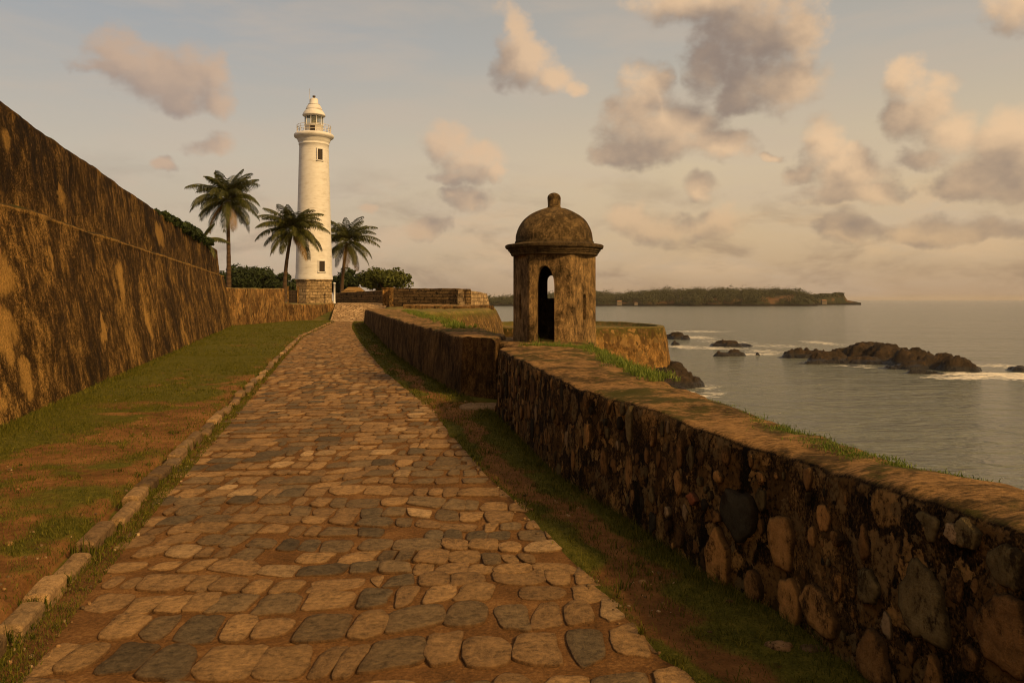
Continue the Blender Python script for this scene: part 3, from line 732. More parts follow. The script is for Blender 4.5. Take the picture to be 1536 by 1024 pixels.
# ------------------------------------------------------------------ path: sand bed and set stones
mb = MB()
ys = np.arange(-3, 73.1, 0.2); fr = np.linspace(0, 1, 40)
x0 = pathL(ys) - 0.12; x1 = pathR(ys) + 0.10
X = x0[:, None] + (x1 - x0)[:, None] * fr[None]; Y = np.repeat(ys[:, None], len(fr), 1)
Z = -0.0035 + fbm2(X, Y, 2.5, 4, 31) * 0.020
mb.add(np.stack([X.ravel(), Y.ravel(), Z], 1), q=gridq(len(ys), len(fr), flip=True), mi=0)
rng = np.random.default_rng(5)
PALETTE = [((0.275, 0.168, 0.074), 0.33), ((0.225, 0.137, 0.062), 0.29), ((0.165, 0.113, 0.059), 0.22), ((0.112, 0.083, 0.048), 0.10), ((0.345, 0.228, 0.115), 0.06)]
pcs = np.array([c for c, _ in PALETTE]); pw = np.array([w for _, w in PALETTE]); pw /= pw.sum()
SAND = np.array((0.20, 0.10, 0.037))
y = 0.6
while y < 72.5:
    row = rng.uniform(0.27, 0.41) * np.interp(y, [4, 7, 14, 16], [1.06, 1.0, 1.0, 1.15])
    xl, xr = float(pathL(y)), float(pathR(y))
    x = xl + rng.uniform(-0.10, 0.10)
    slope = -0.22
    while x < xr - 0.05:
        w = rng.choice([0.17, 0.22, 0.27, 0.32, 0.39], p=[0.14, 0.26, 0.28, 0.22, 0.10]) * np.interp(y, [4, 8], [1.0, .97]) * rng.uniform(0.9, 1.12)
        if x + w > xr + 0.06: w = max(0.16, xr - x)
        cx, cy = x + w / 2, y + row / 2
        wv = lambda xx: 0.30 * float(fbm2(np.array([xx]), np.array([y]), 0.8, 2, 77)[0]) * 2 + (xx - (xl + xr) / 2) * slope * -0.2
        gap = rng.choice([rng.uniform(-0.002, 0.007), rng.uniform(0.010, 0.020)], p=[.75, .25])
        jx = lambda: rng.normal(0, 0.024); jy = lambda: rng.normal(0, 0.028)
        y0a, y0b = wv(x), wv(x + w)
        quad = [(-w / 2 + gap + jx(), -row / 2 + gap + jy() + y0a), (w / 2 - gap + jx(), -row / 2 + gap + jy() + y0b), (w / 2 - gap + jx(), row / 2 - gap + jy() + y0b), (-w / 2 + gap + jx(), row / 2 - gap + jy() + y0a)]
        near = cy < 16
        c = pcs[rng.choice(len(pcs), p=pw)] * rng.uniform(0.80, 1.2)
        kind = rng.random()
        args = dict(seg=26 if cy < 9 else (18 if near else 12), rings=4 if near else 2, power=rng.choice([3.0, 4.5, 7.0, 12.0], p=[.2, .25, .3, .25]), rough=rng.uniform(0.02, 0.06), tilt=0.004)
        hs = rng.uniform(0.005, 0.015)
        if kind < 0.02: pass
        elif kind < 0.16 and w > 0.26:
            for sg in (-1, 1):
                q2 = [((px_ / 2 + sg * w / 4) * 0.97, py_ * (0.86 if kind < .1 else 1)) for px_, py_ in quad]
                lump(mb, (cx, cy, rng.normal(0, 0.003)), (1, 0, 0), (0, 1, 0), (0, 0, 1), 1, 1, hs, rng, col=c * rng.uniform(.75, 1.25), mi=1, quad=q2, rim=SAND * .45, **args)
        else:
            lump(mb, (cx, cy, rng.normal(0, 0.003)), (1, 0, 0), (0, 1, 0), (0, 0, 1), 1, 1, hs, rng, col=c, mi=1, quad=quad, rim=SAND * .45, **args)
        x += w
    y += row
tag(mb.build('path', [M_sand, M_cob]), 'cobbled path of tan and grey stones set in orange sand', 'path', kind='structure')

# kerb
mb = MB(); rng = np.random.default_rng(8); JOINTS = []
y = 0.5
while y < 71:
    L = rng.uniform(0.42, 0.72); y2 = y + L - rng.uniform(0.05, 0.10)
    p0 = np.array([kerbX(y), y]); p1 = np.array([kerbX(y2), y2]); d = (p1 - p0); d /= np.linalg.norm(d); nrm = np.array([-d[1], d[0]])
    w = rng.uniform(0.125, 0.165); hz = rng.uniform(0.062, 0.098); ch = 0.022
    off = rng.normal(0, 0.016)
    prof = np.array([(0, -0.05), (0, hz - ch), (ch * .4, hz - ch * .35), (ch, hz), (w / 2, hz + 0.006), (w - ch, hz), (w - ch * .4, hz - ch * .35), (w, hz - ch), (w, -0.05)])
    sts = [(0, 0.0), (ch * .5, 0.7), (ch, 1.0), (L / 2, 1.0), (y2 - y - ch, 1.0), (y2 - y - ch * .5, 0.7), (y2 - y, 0.0)]
    vs = []
    for s_, k_ in sts:
        for (pw_, pz) in prof:
            q = p0 + d * s_ + nrm * (off + w / 2 + (pw_ - w / 2) * (0.90 + 0.10 * k_))
            vs.append((q[0], q[1], pz - (1 - k_) * ch * (pz > 0.02)))
    vs = np.array(vs); vs = jitter(vs, 0.010, 9, 2, 40); vs = vs + np.array([rng.normal(0, .016), 0, rng.normal(0, .015)])
    n = len(prof); q = gridq(len(sts), n)
    e0 = [(0, i, i + 1) for i in range(1, n - 1)]; bs = (len(sts) - 1) * n
    e1 = [(bs, bs + i + 1, bs + i) for i in range(1, n - 1)]
    c = np.array([(0.24, 0.155, 0.075), (0.185, 0.118, 0.058), (0.135, 0.092, 0.050), (0.28, 0.185, 0.092)][rng.integers(4)]) * rng.uniform(0.6, 1.45)
    mb.add(vs, q=q, t=e0 + e1, c=c)
    JOINTS.append((y2, y + L))
    y += L
tag(mb.build('kerb', M_cob, smooth=False), 'row of pale kerb stones along the left edge of the path', 'kerb', kind='structure')

# cobbled ramp up to the lighthouse
mb = MB(); ys = np.linspace(71, 92, 60); fr = np.linspace(0, 1, 24)
x0 = np.interp(ys, [71, 82, 92], [-16.3, -18.3, -20.0]); x1 = np.interp(ys, [71, 80, 92], [-12.5, -12.8, -14.0])
X = x0[:, None] + (x1 - x0)[:, None] * fr; Y = np.repeat(ys[:, None], len(fr), 1)
Z = 0.0 + 1.60 * sstep(71.5, 88, Y) ** 0.9 + 0.02
mb.add(np.stack([X.ravel(), Y.ravel(), Z.ravel()], 1), q=gridq(len(ys), len(fr), flip=True))
tag(mb.build('ramp', M_ramp), 'pale cobbled ramp rising to the lighthouse terrace', 'ramp', kind='structure')

# ------------------------------------------------------------------ walls
def sweep(mb, inner, outer, z0, z1, zo, ds=0.2, dz=0.1, r=0.10, batter=0.06, amp=0.03, mi=0, seed=0, prof_fn=None, capseg=6):
    inner = np.asarray(inner, float); outer = np.asarray(outer, float)
    z0, z1 = np.broadcast_to(np.asarray(z0, float), len(inner)), np.broadcast_to(np.asarray(z1, float), len(inner))
    L = np.concatenate([[0], np.cumsum(np.linalg.norm(np.diff(inner, axis=0), axis=1))])
    n = max(int(L[-1] / ds) + 1, 4); s = np.linspace(0, L[-1], n)
    I = np.stack([np.interp(s, L, inner[:, i]) for i in (0, 1)], 1); O = np.stack([np.interp(s, L, outer[:, i]) for i in (0, 1)], 1)
    a0 = np.interp(s, L, z0); a1 = np.interp(s, L, z1)
    W = np.linalg.norm(O - I, axis=1); D = (O - I) / W[:, None]
    H = float(np.mean(a1 - a0)); nz = max(int(H / dz), 4); nt = max(int(np.mean(W) / dz), 4)
    rows = []
    for j in range(nz):                               # inner face
        f = j / (nz - 1)
        rows.append((batter * f + 0 * W, a0 + (a1 - r - a0) * f))
    for j in range(1, 4):
        t = j / 4 * math.pi / 2
        rows.append((batter + r - r * math.cos(t) + 0 * W, a1 - r + r * math.sin(t)))
    for j in range(nt):
        f = j / (nt - 1)
        rows.append((batter + r + (W - batter - 2 * r) * f, a1 + 0.02 * math.sin(math.pi * f)))
    for j in range(1, 4):
        t = j / 4 * math.pi / 2
        rows.append((W - r + r * math.sin(t), a1 - r + r * math.cos(t)))
    for j in range(nz):
        f = j / (nz - 1)
        rows.append((W + 0.05 * f * (a1 - zo), a1 - r + (zo - a1 + r) * f))
    P_ = np.stack([np.stack([I[:, 0] + D[:, 0] * o_, I[:, 1] + D[:, 1] * o_, z_], 1) for o_, z_ in rows], 1)   # n x m x 3
    m_ = P_.shape[1]
    v = P_.reshape(-1, 3)
    q = gridq(n, m_, flip=True)
    for e, fl in ((0, True), (n - 1, False)):          # end caps: join matching heights of the two sides
        half = m_ // 2
        A_, B_ = P_[e, :half], P_[e, ::-1][:half]
        f = np.linspace(0, 1, capseg + 2)
        cap = A_[:, None] + (B_ - A_)[:, None] * f[None, :, None]
        q = np.vstack([q, gridq(half, capseg + 2, flip=fl) + len(v)])
        v = np.vstack([v, cap.reshape(-1, 3)])
    v = jitter(v, amp, 1.3, 3, seed); v = jitter(v, amp * 0.45, 5.5, 3, seed + 7)
    mb.add(v, q=q, mi=mi)


def closed(mb, plan, prof, ds=0.4, amp=0.05, mi=0, seed=0, smooth=2):
    """closed battered mass: plan polygon swept through (outward offset, z) rows, then filled"""
    p = np.asarray(plan, float)
    for _ in range(smooth):
        p = np.vstack([np.stack([0.75 * p + 0.25 * np.roll(p, -1, 0), 0.25 * p + 0.75 * np.roll(p, -1, 0)], 1).reshape(-1, 2)])
    pc = np.vstack([p, p[:1]]); L = np.concatenate([[0], np.cumsum(np.linalg.norm(np.diff(pc, axis=0), axis=1))])
    n = int(L[-1] / ds); s = np.linspace(0, L[-1], n, endpoint=False)
    p = np.stack([np.interp(s, L, pc[:, i]) for i in (0, 1)], 1)
    area = 0.5 * np.sum(p[:, 0] * np.roll(p[:, 1], -1) - np.roll(p[:, 0], -1) * p[:, 1])
    t = np.roll(p, -1, 0) - np.roll(p, 1, 0); t /= np.linalg.norm(t, axis=1)[:, None]
    nn = np.stack([t[:, 1], -t[:, 0]], 1) * (1 if area > 0 else -1)
    cen = p.mean(0)
    V = [np.column_stack([p + nn * o_, np.full(n, z_)]) for o_, z_ in prof]
    lo, zt = prof[-1]
    for f in (0.66, 0.33, 0.05):
        V.append(np.column_stack([cen + (p + nn * lo - cen) * f, np.full(n, zt)]))
    v = np.vstack(V); v = jitter(v, amp, 0.8, 3, seed); v = jitter(v, amp * .5, 3.5, 3, seed + 5)
    q = gridq(len(V), n, wrap_v=True, flip=area > 0)
    mb.add(v, q=q[:, ::-1], mi=mi)


# big rampart on the left
mb = MB()
ys = np.concatenate([np.arange(-4, 8, 0.6), np.arange(8, 30, 0.14), np.arange(30, 57.6, 0.3)])
prof = [(0.0, -0.2)] + [(0.60 * t, 3.58 * t) for t in np.linspace(0.02, 1, 42)] + [(0.592, 3.62), (0.585, 3.68), (0.64, 3.73), (0.80, 3.77)] + [(0.86 + 0.20 * t, 3.76 + 1.72 * t) for t in np.linspace(0, 1, 24)] + [(1.09, 5.55), (1.16, 5.60), (1.3, 5.62), (1.7, 5.62), (2.4, 5.55), (3.6, 5.3), (4.2, 3.0), (4.4, 0.0)]
nrm = np.array([-0.9646, -0.2638]); alg = np.array([-0.2638, 0.9646])
base_pts = np.stack([bigX(ys), ys], 1)
rows = []
for o_, z_ in prof:
    rows.append(np.column_stack([base_pts + nrm * o_, z_ + (0.20 * np.interp(ys, [14, 34], [1, 0]) if z_ > 5 else 0) + np.zeros(len(ys))]))
V = np.stack(rows, 1)
zt = V[:, :, 2]
# the far end rounds off
u = np.linspace(0, 1, 16)[1:]
endrows = []
for t in u:
    ang = t * math.pi / 2
    sh = np.array([(o_, z_) for o_, z_ in prof])
    R = 2.2
    zz = sh[:, 1]
    drop = 1 - 0.16 * (t ** 2)
    pp = base_pts[-1] + nrm * (sh[:, 0] + (1 - math.cos(ang)) * R)[:, None] + alg * (math.sin(ang) * R * (1.0 - 0.22 * zz / 5.6))[:, None]
    endrows.append(np.column_stack([pp, zz * drop]))
V = np.concatenate([V, np.stack(endrows, 0)], 0)
n, m_ = V.shape[:2]
v = V.reshape(-1, 3)
v = jitter(v, 0.07, 0.45, 3, 60); v = jitter(v, 0.024, 2.2, 3, 61); v = jitter(v, 0.010, 8, 3, 62)
mb.add(v, q=gridq(n, m_, flip=True))
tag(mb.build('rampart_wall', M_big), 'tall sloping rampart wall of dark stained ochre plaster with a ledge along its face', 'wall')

# near parapet of rubble
NI = [(2.6, 0.2), (2.25, 2.0), (1.98, 3.4), (1.83, 4.2), (1.69, 4.96), (1.38, 5.75), (0.98, 7.38), (0.72, 8.2), (0.45, 9.19), (0.12, 11.2), (-0.20, 13.2), (-0.29, 13.75), (-0.22, 14.15)]
NO = [(3.5, 0.6), (3.0, 2.4), (2.55, 3.8), (2.36, 4.5), (2.24, 5.2), (2.04, 6.3), (1.84, 7.9), (1.72, 8.7), (1.60, 9.7), (1.46, 11.6), (1.42, 13.2), (1.42, 13.9), (1.44, 14.3)]
mb = MB()
ztop = [1.05, 1.05, 1.07, 1.06, 1.03, 1.05, 1.07, 1.09, 1.10, 1.13, 1.15, 1.15, 1.14]
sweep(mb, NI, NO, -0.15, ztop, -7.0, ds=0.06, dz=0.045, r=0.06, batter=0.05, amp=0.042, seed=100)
# rubble stones bedded in its path face
rng = np.random.default_rng(21)
NIa = np.array(NI); Ls = np.concatenate([[0], np.cumsum(np.linalg.norm(np.diff(NIa, axis=0), axis=1))])
zt_at = lambda yy: np.interp(yy, NIa[:, 1], ztop)


def face_pt(yy, z):
    x = np.interp(yy, NIa[:, 1], NIa[:, 0])
    dx = np.interp(yy + 0.15, NIa[:, 1], NIa[:, 0]) - np.interp(yy - 0.15, NIa[:, 1], NIa[:, 0])
    tx = np.array([dx, 0.30, 0]); tx /= np.linalg.norm(tx)
    nn = np.array([-tx[1], tx[0], 0.0])
    p_ = np.array([x, yy, z]) - nn * (0.05 * z / 1.1)
    return p_, tx, np.array([0, 0, 1.0]), nn


def px_face(px, py):
    """where the sight line meets the path face of the near parapet"""
    best = None
    for yy in np.arange(2.0, 13.5, 0.01):
        x = np.interp(yy, NIa[:, 1], NIa[:, 0])
        e = abs(x / yy * FPX + 768 - px)
        if best is None or e < best[0]: best = (e, yy)
    yy = best[1]; return yy, EYE - (py - 449) / FPX * yy


SC = {'tan': (0.37, 0.20, 0.066), 'och': (0.43, 0.225, 0.070), 'gry': (0.175, 0.132, 0.058), 'drk': (0.042, 0.038, 0.026), 'red': (0.24, 0.085, 0.038), 'brn': (0.24, 0.128, 0.044), 'pale': (0.40, 0.28, 0.15)}
placed = []
hand = [(1075, 845, .15, .26, 'och'), (1170, 812, .15, .20, 'tan'), (1103, 772, .17, .17, 'drk'), (1036, 748, .08, .045, 'red'), (1015, 724, .07, .10, 'tan'), (1016, 680, .06, .13, 'brn'), (1185, 905, .13, .19, 'och'),
        (1225, 915, .19, .15, 'tan'), (1383, 790, .075, .075, 'gry'), (1440, 802, .07, .06, 'gry'), (1380, 905, .16, .18, 'gry'), (1500, 850, .09, .09, 'gry'), (1500, 950, .15, .18, 'brn'), (1216, 805, .045, .06, 'tan'), (1292, 815, .05, .09, 'brn'),
        (1250, 808, .05, .045, 'brn'), (1001, 768, .05, .05, 'pale'), (1310, 990, .14, .14, 'brn'), (940, 630, .07, .17, 'gry'), (905, 700, .10, .17, 'brn'), (1130, 880, .10, .12, 'brn'), (1300, 880, .09, .09, 'gry'), (975, 655, .05, .09, 'tan'), (1073, 715, .05, .05, 'tan'), 
        (880, 650, .06, .12, 'tan'), (860, 690, .07, .12, 'brn'), (1420, 800, .05, .05, 'pale')]
for (px, py, a, b_, c) in hand:
    yy, z = px_face(px, py)
    z = min(z, zt_at(yy) - b_ - 0.035)
    p_, tx, ty, nn = face_pt(yy, z)
    lump(mb, p_ + nn * 0.010, tx, ty, nn, a, b_, 0.018, rng, seg=36, power=2.4, rough=0.12, poly=(c not in ('gry', 'drk')), col=np.array(SC[c]) * rng.uniform(1.0, 1.3), mi=1, sink=0.05, rim=(.02, .013, .007))
    placed.append((yy, z, a, b_))
tries = 0
keys = ['tan', 'brn', 'gry', 'drk', 'och', 'pale', 'red']; wts = np.array([.16, .38, .20, .14, .07, .03, .02]); wts /= wts.sum()
while tries < 1500:
    tries += 1
    yy = rng.uniform(2.0, 13.9); z = rng.uniform(-0.02, zt_at(yy) - 0.05)
    big = rng.random()
    b_ = (rng.uniform(.09, .19) if big < .35 and tries < 1400 else rng.uniform(.025, .085)); a = b_ * rng.uniform(.4, 1.0)
    if z + b_ > zt_at(yy) - 0.02: continue
    if any(abs(yy - q[0]) < (a + q[2]) * 0.98 and abs(z - q[1]) < (b_ + q[3]) * 0.98 and ((yy - q[0]) / (a + q[2])) ** 2 + ((z - q[1]) / (b_ + q[3])) ** 2 < 1.05 for q in placed): continue
    if rng.random() < np.interp(yy, [4, 7, 10], [.35, .5, .72]): continue
    placed.append((yy, z, a, b_))
    p_, tx, ty, nn = face_pt(yy, z)
    c = np.array(SC[keys[rng.choice(len(keys), p=wts)]]) * rng.uniform(.5, 1.15)
    lump(mb, p_ + nn * rng.uniform(-0.006, .008), tx, ty, nn, a, b_, rng.uniform(.006, .014), rng, seg=30 if b_ > .08 else 22, poly=True, rough=0.22, col=c, mi=1, sink=0.05, rim=(.02, .013, .007))
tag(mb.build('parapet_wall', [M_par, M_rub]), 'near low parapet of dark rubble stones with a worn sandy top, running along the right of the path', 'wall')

# far parapet
FI = [(-1.08, 16.5), (-1.5, 18.0), (-2.54, 21.7), (-3.9, 27.2), (-5.05, 32.3), (-8.3, 47.4), (-11.0, 60.2), (-11.75, 63.2), (-11.9, 66), (-11.6, 69)]
FO = [(-0.32, 15.70), (-.15, 17.6), (-1.2, 22.3), (-2.3, 27.9), (-3.3, 33.2), (-5.9, 48.6), (-8.3, 60.6), (-9.0, 63.5), (-9.1, 66), (-9.0, 69)]
mb = MB()
sweep(mb, FI, FO, -0.15, [1.22, 1.23, 1.27, 1.28, 1.28, 1.26, 1.22, 1.2, 1.2, 1.2], -7.0, ds=0.13, dz=0.08, r=0.10, batter=0.08, amp=0.045, seed=130, capseg=8)
tag(mb.build('parapet_wall', M_parfar), 'far curving parapet of streaked dark plaster between the path gap and the ramp', 'wall')

# platform that carries the sentry box
mb = MB()
closed(mb, [(0.0, 13.9), (1.44, 14.0), (1.60, 15.6), (1.75, 17.4), (1.4, 18.4), (0.4, 18.9), (-0.7, 18.6), (-0.75, 17.2), (-0.20, 16.2), (0.0, 15.2)],
       [(0.25, -7.0), (0.15, -3), (0.05, -0.3), (0.02, 0.4), (0.0, 0.85), (-0.02, 1.0), (-0.08, 1.09), (-0.2, 1.12)], ds=0.10, amp=0.035, seed=150, smooth=1)
tag(mb.build('stone_platform', M_par), 'low dark stone platform under the domed sentry box behind the gap in the parapet', 'platform')

mb = MB(); lump(mb, (-0.52, 14.75, 0.0), (1, 0.1, 0), (-0.1, 1, 0), (0, 0, 1), 0.46, 0.42, 0.05, np.random.default_rng(3), seg=26, power=3.5, rough=.06, col=(0.27, 0.18, 0.095), tilt=0.004)
tag(mb.build('stone_slab', M_cob), 'pale flat stone slab lying on the ground in the gap of the parapet', 'slab')

# retaining wall left of the lighthouse
mb = MB()
sweep(mb, [(-20.9, 56.5), (-20.3, 60), (-20.05, 65), (-19.8, 70)], [(-21.9, 56.5), (-21.3, 60), (-21.05, 65), (-20.8, 70)], -0.1, [2.85, 2.85, 2.88, 2.95], 0.5, ds=0.25, dz=0.15, r=0.12, batter=0.2, amp=0.08, seed=160)
tag(mb.build('retaining_wall', M_ret), 'tall ochre retaining wall continuing from the end of the big rampart', 'wall')
mb = MB()
sweep(mb, [(-19.75, 70.2), (-19.3, 76), (-18.6, 81.6)], [(-20.7, 70.2), (-20.3, 76), (-19.6, 81.6)], -0.1, [1.65, 1.55, 1.58], 0.5, ds=0.25, dz=0.12, r=0.2, batter=0.12, amp=0.06, seed=165)
mb.box((-18.75, 82.1, 0.75), (0.7, 0.5, 1.75))
tag(mb.build('retaining_wall', M_ret), 'low rubble retaining wall under the lighthouse terrace ending in a square pier beside the ramp', 'wall')

# fort walls beyond the ramp
def wall_run(mb, a, b_, z0, z1a, z1b, th=0.8, seed=0, mi=0, ds=0.4, r=0.06, batter=0.06):
    a = np.array(a, float); b_ = np.array(b_, float); d = (b_ - a); d /= np.linalg.norm(d); nn = np.array([-d[1], d[0]]) * th
    sweep(mb, [a, (a + b_) / 2, b_], [a + nn, (a + b_) / 2 + nn, b_ + nn], z0, [z1a, (z1a + z1b) / 2, z1b], z0, ds=ds, dz=0.2, r=r, batter=batter, amp=0.05, seed=seed)


mb = MB()
A0 = at(590, 455, 80)[:2]; A1 = at(699, 455, 75)[:2]; A2 = at(736, 455, 83)[:2]
wall_run(mb, A0, A1, 0.9, 3.12, 3.0, seed=170)
A1b = (A1[0] + 0.02, A1[1] + 0.05)
mb2 = mb; n0_ = len(mb.qm)
wall_run(mb, A1b, A2, 0.6, 2.98, 2.62, seed=171, batter=0.35)
mb.qm[n0_:] = [np.ones_like(q_) for q_ in mb.qm[n0_:]]  # angled end in cleaner, paler stone; its sunlit look is put into the colour
tag(mb.build('fort_wall', [M_mas, M_masl]), 'coursed dark stone wall with a paler angled end, coloured as if sunlit, above the sea', 'wall')
mb = MB()
wall_run(mb, at(503, 455, 96)[:2], at(576, 455, 86)[:2], 1.0, 2.75, 3.0, seed=175)
tag(mb.build('fort_wall', M_mas), 'dark stone wall between the lighthouse foot and the small pale pier', 'wall')
mb = MB()
c0 = at(580, 455, 84); mb.box((c0[0], c0[1], 2.2), (0.75, 0.7, 1.9)); mb.box((c0[0], c0[1], 3.18), (0.9, 0.85, 0.14)); c0 = at(587, 455, 83); mb.box((c0[0] + .1, c0[1], 2.25), (0.5, 0.7, 2.0), taper=.9)
tag(mb.build('stone_pier', M_ret, smooth=False), 'small pale stone gate pier at the head of the ramp', 'pier')
mb = MB()
wall_run(mb, at(604, 460, 68)[:2], at(702, 460, 66)[:2], 0.6, 1.55, 1.45, th=6.0, seed=177, r=0.15)
tag(mb.build('terrace_wall', M_parfar), 'low sandy plinth in front of the coursed stone wall', 'wall')

# mossy bastion and sea bastion
mb = MB()
closed(mb, [(-8.2, 50), (-5.4, 52), (-3.2, 57), (-2.2, 63), (-1.6, 74), (-2.2, 86), (-8, 94), (-13, 90), (-12, 74), (-10, 62)],
       [(1.9, -7.2), (1.6, -4.5), (1.3, -2.5), (1.0, -1.2), (0.75, -0.3), (0.5, 0.4), (0.28, 0.85), (0.08, 1.12), (-0.25, 1.22)], ds=0.5, amp=0.12, seed=180, smooth=2)
tag(mb.build('bastion', M_moss), 'rounded grass-topped mossy bastion behind the far parapet', 'bastion')
mb = MB()
closed(mb, [(1.5, 73.5), (8, 75.5), (13.0, 77.2), (15.2, 79), (15.9, 83), (15.5, 92), (9, 100), (0, 98), (-5, 90), (-4, 80)],
       [(1.1, -7.2), (0.85, -5.5), (0.6, -4.2), (0.42, -3.2), (0.28, -2.4), (0.15, -1.7), (0.05, -1.2), (-0.02, -0.85), (-0.15, -0.70), (-0.7, -0.66), (-0.85, -0.72), (-0.95, -1.1), (-2.0, -1.15)], ds=0.4, amp=0.10, seed=190, smooth=2)
tag(mb.build('bastion', M_bast), 'round ochre sea bastion with a raised rim standing right of the sentry box', 'bastion')

# ------------------------------------------------------------------ rocks (height field lumps)
def rock(name, lobes, label, group='dark rocks in the sea', res=0.22, zb=SEA, seed=0, rough=1.0, mat=None):
    L = np.array(lobes, float)                     # x, y, rx, ry, h
    x0, x1 = (L[:, 0] - L[:, 2] * 1.3).min(), (L[:, 0] + L[:, 2] * 1.3).max(); y0, y1 = (L[:, 1] - L[:, 3] * 1.3).min(), (L[:, 1] + L[:, 3] * 1.3).max()
    nx, ny = int((x1 - x0) / res) + 2, int((y1 - y0) / res) + 2
    X, Y = np.meshgrid(np.linspace(x0, x1, nx), np.linspace(y0, y1, ny), indexing='ij')
    wx = X + fbm2(X, Y, 0.35, 4, seed).reshape(X.shape) * 3.2 * rough; wy = Y + fbm2(X, Y, 0.35, 4, seed + 9).reshape(X.shape) * 2.4 * rough
    H = np.full(X.shape, -1.0)
    for (cx, cy, rx, ry, h) in lobes:
        d = np.abs((wx - cx) / rx) ** 2.6 + np.abs((wy - cy) / ry) ** 2
        Hl = (h + 0.5) * (1 - d ** 0.8) - 0.5
        kk = np.clip(0.5 + (Hl - H) / 0.9, 0, 1); H = H + (Hl - H) * kk + 0.225 * kk * (1 - kk)
    rid = 1 - 2 * np.abs(fbm2(X * 0.9 + Y * .3, Y * 1.5, 0.55, 5, seed + 3).reshape(X.shape))
    H = H + (rid - 0.78) * 1.25 * rough * np.clip(H + 0.35, 0, 1.3) + fbm2(X, Y, 2.2, 4, seed + 5).reshape(X.shape) * 0.55 * rough * np.clip(H + .5, 0, 1)
    st = np.round(H / .45) * .45; H = H + (st - H) * 0.35
    H = np.maximum(H, -0.8)
    mb = MB(); mb.add(np.stack([X.ravel(), Y.ravel(), (zb + H).ravel()], 1), q=gridq(nx, ny))
    return tag(mb.build(name, mat or M_rock), label, 'rock', group)


def sl(px, py): 
    Y = (EYE - SEA) * FPX / (py - 449); return ((px - 768) / FPX * Y, Y)


def lobe(px, py, wpx, dep, hpx):
    x, y = sl(px, py); return (x, y, wpx / FPX * y * 0.56, dep, 0.87 * hpx / FPX * y)


rock('sea_rock', [lobe(1300, 545, 250, 1.8, 9), lobe(1390, 553, 150, 2.4, 11), lobe(1206, 536, 96, 2.4, 13), lobe(1246, 543, 66, 2.4, 19), lobe(1270, 537, 90, 3.0, 16), lobe(1300, 538, 84, 3.6, 27), lobe(1335, 541, 84, 3.6, 27), lobe(1372, 547, 84, 3.2, 27), lobe(1412, 553, 84, 3.2, 24), lobe(1442, 556, 64, 2.6, 22), lobe(1390, 560, 90, 1.2, 4), lobe(1290, 549, 50, 1.0, 3)], 'largest dark sea rock, a long ridge with a flat peak', seed=300)
rock('sea_rock', [lobe(1016, 508, 34, 3.0, 9), lobe(1026, 509, 20, 2.5, 6)], 'small dark rock in the sea just right of the ochre bastion top', seed=310)
rock('sea_rock', [lobe(1092, 519, 70, 2.6, 9), lobe(1115, 519, 40, 2.0, 6)], 'long low rock amid foam, behind the small hump rock', seed=320)
rock('sea_rock', [lobe(1103, 533, 46, 2.0, 10), lobe(1088, 534, 26, 1.5, 6)], 'small humped rock left of the largest sea rock', seed=330)
rock('sea_rock', [lobe(1014, 517, 20, 1.5, 5)], 'tiny dark rock close beside the ochre bastion', seed=335)
rock('sea_rock', [lobe(1137, 532, 12, 1.0, 4)], 'tiny rock tip between the small hump and the largest sea rock', seed=336)
rock('sea_rock', [lobe(1535, 556, 46, 2.0, 7)], 'low rock amid white surf at the right edge', seed=340)
rock('shore_rock', [lobe(995, 579, 74, 3.4, 27), lobe(1022, 579, 56, 3.0, 22), lobe(968, 586, 60, 2.8, 24), lobe(1038, 579, 40, 2.4, 12), lobe(1010, 570, 50, 3.0, 31), lobe(1012, 588, 46, 1.6, 7), lobe(985, 590, 50, 1.6, 10)], 'heap of dark boulders at the foot of the ochre sea bastion', group=None, res=0.12, seed=350, rough=0.9)

# ------------------------------------------------------------------ sentry box
SB = empty('sentry_box', (0.90, 17.0, 0.0))
tag(SB, 'domed stone sentry box with an arched doorway on the parapet above the sea', 'sentry box')
Rh = 0.90; ZB, ZT = 0.70, 2.0 + 66 / FPX * 17.0
valpha = [rad(a) for a in (20.7, 80.7, 140.7, 200.7, 260.7, 320.7)]   # from the camera-facing direction, clockwise to the right
hexo = np.array([(Rh * math.sin(a), -Rh * math.cos(a)) for a in valpha]); hexi = hexo * 0.80
ZFLOOR = 1.12
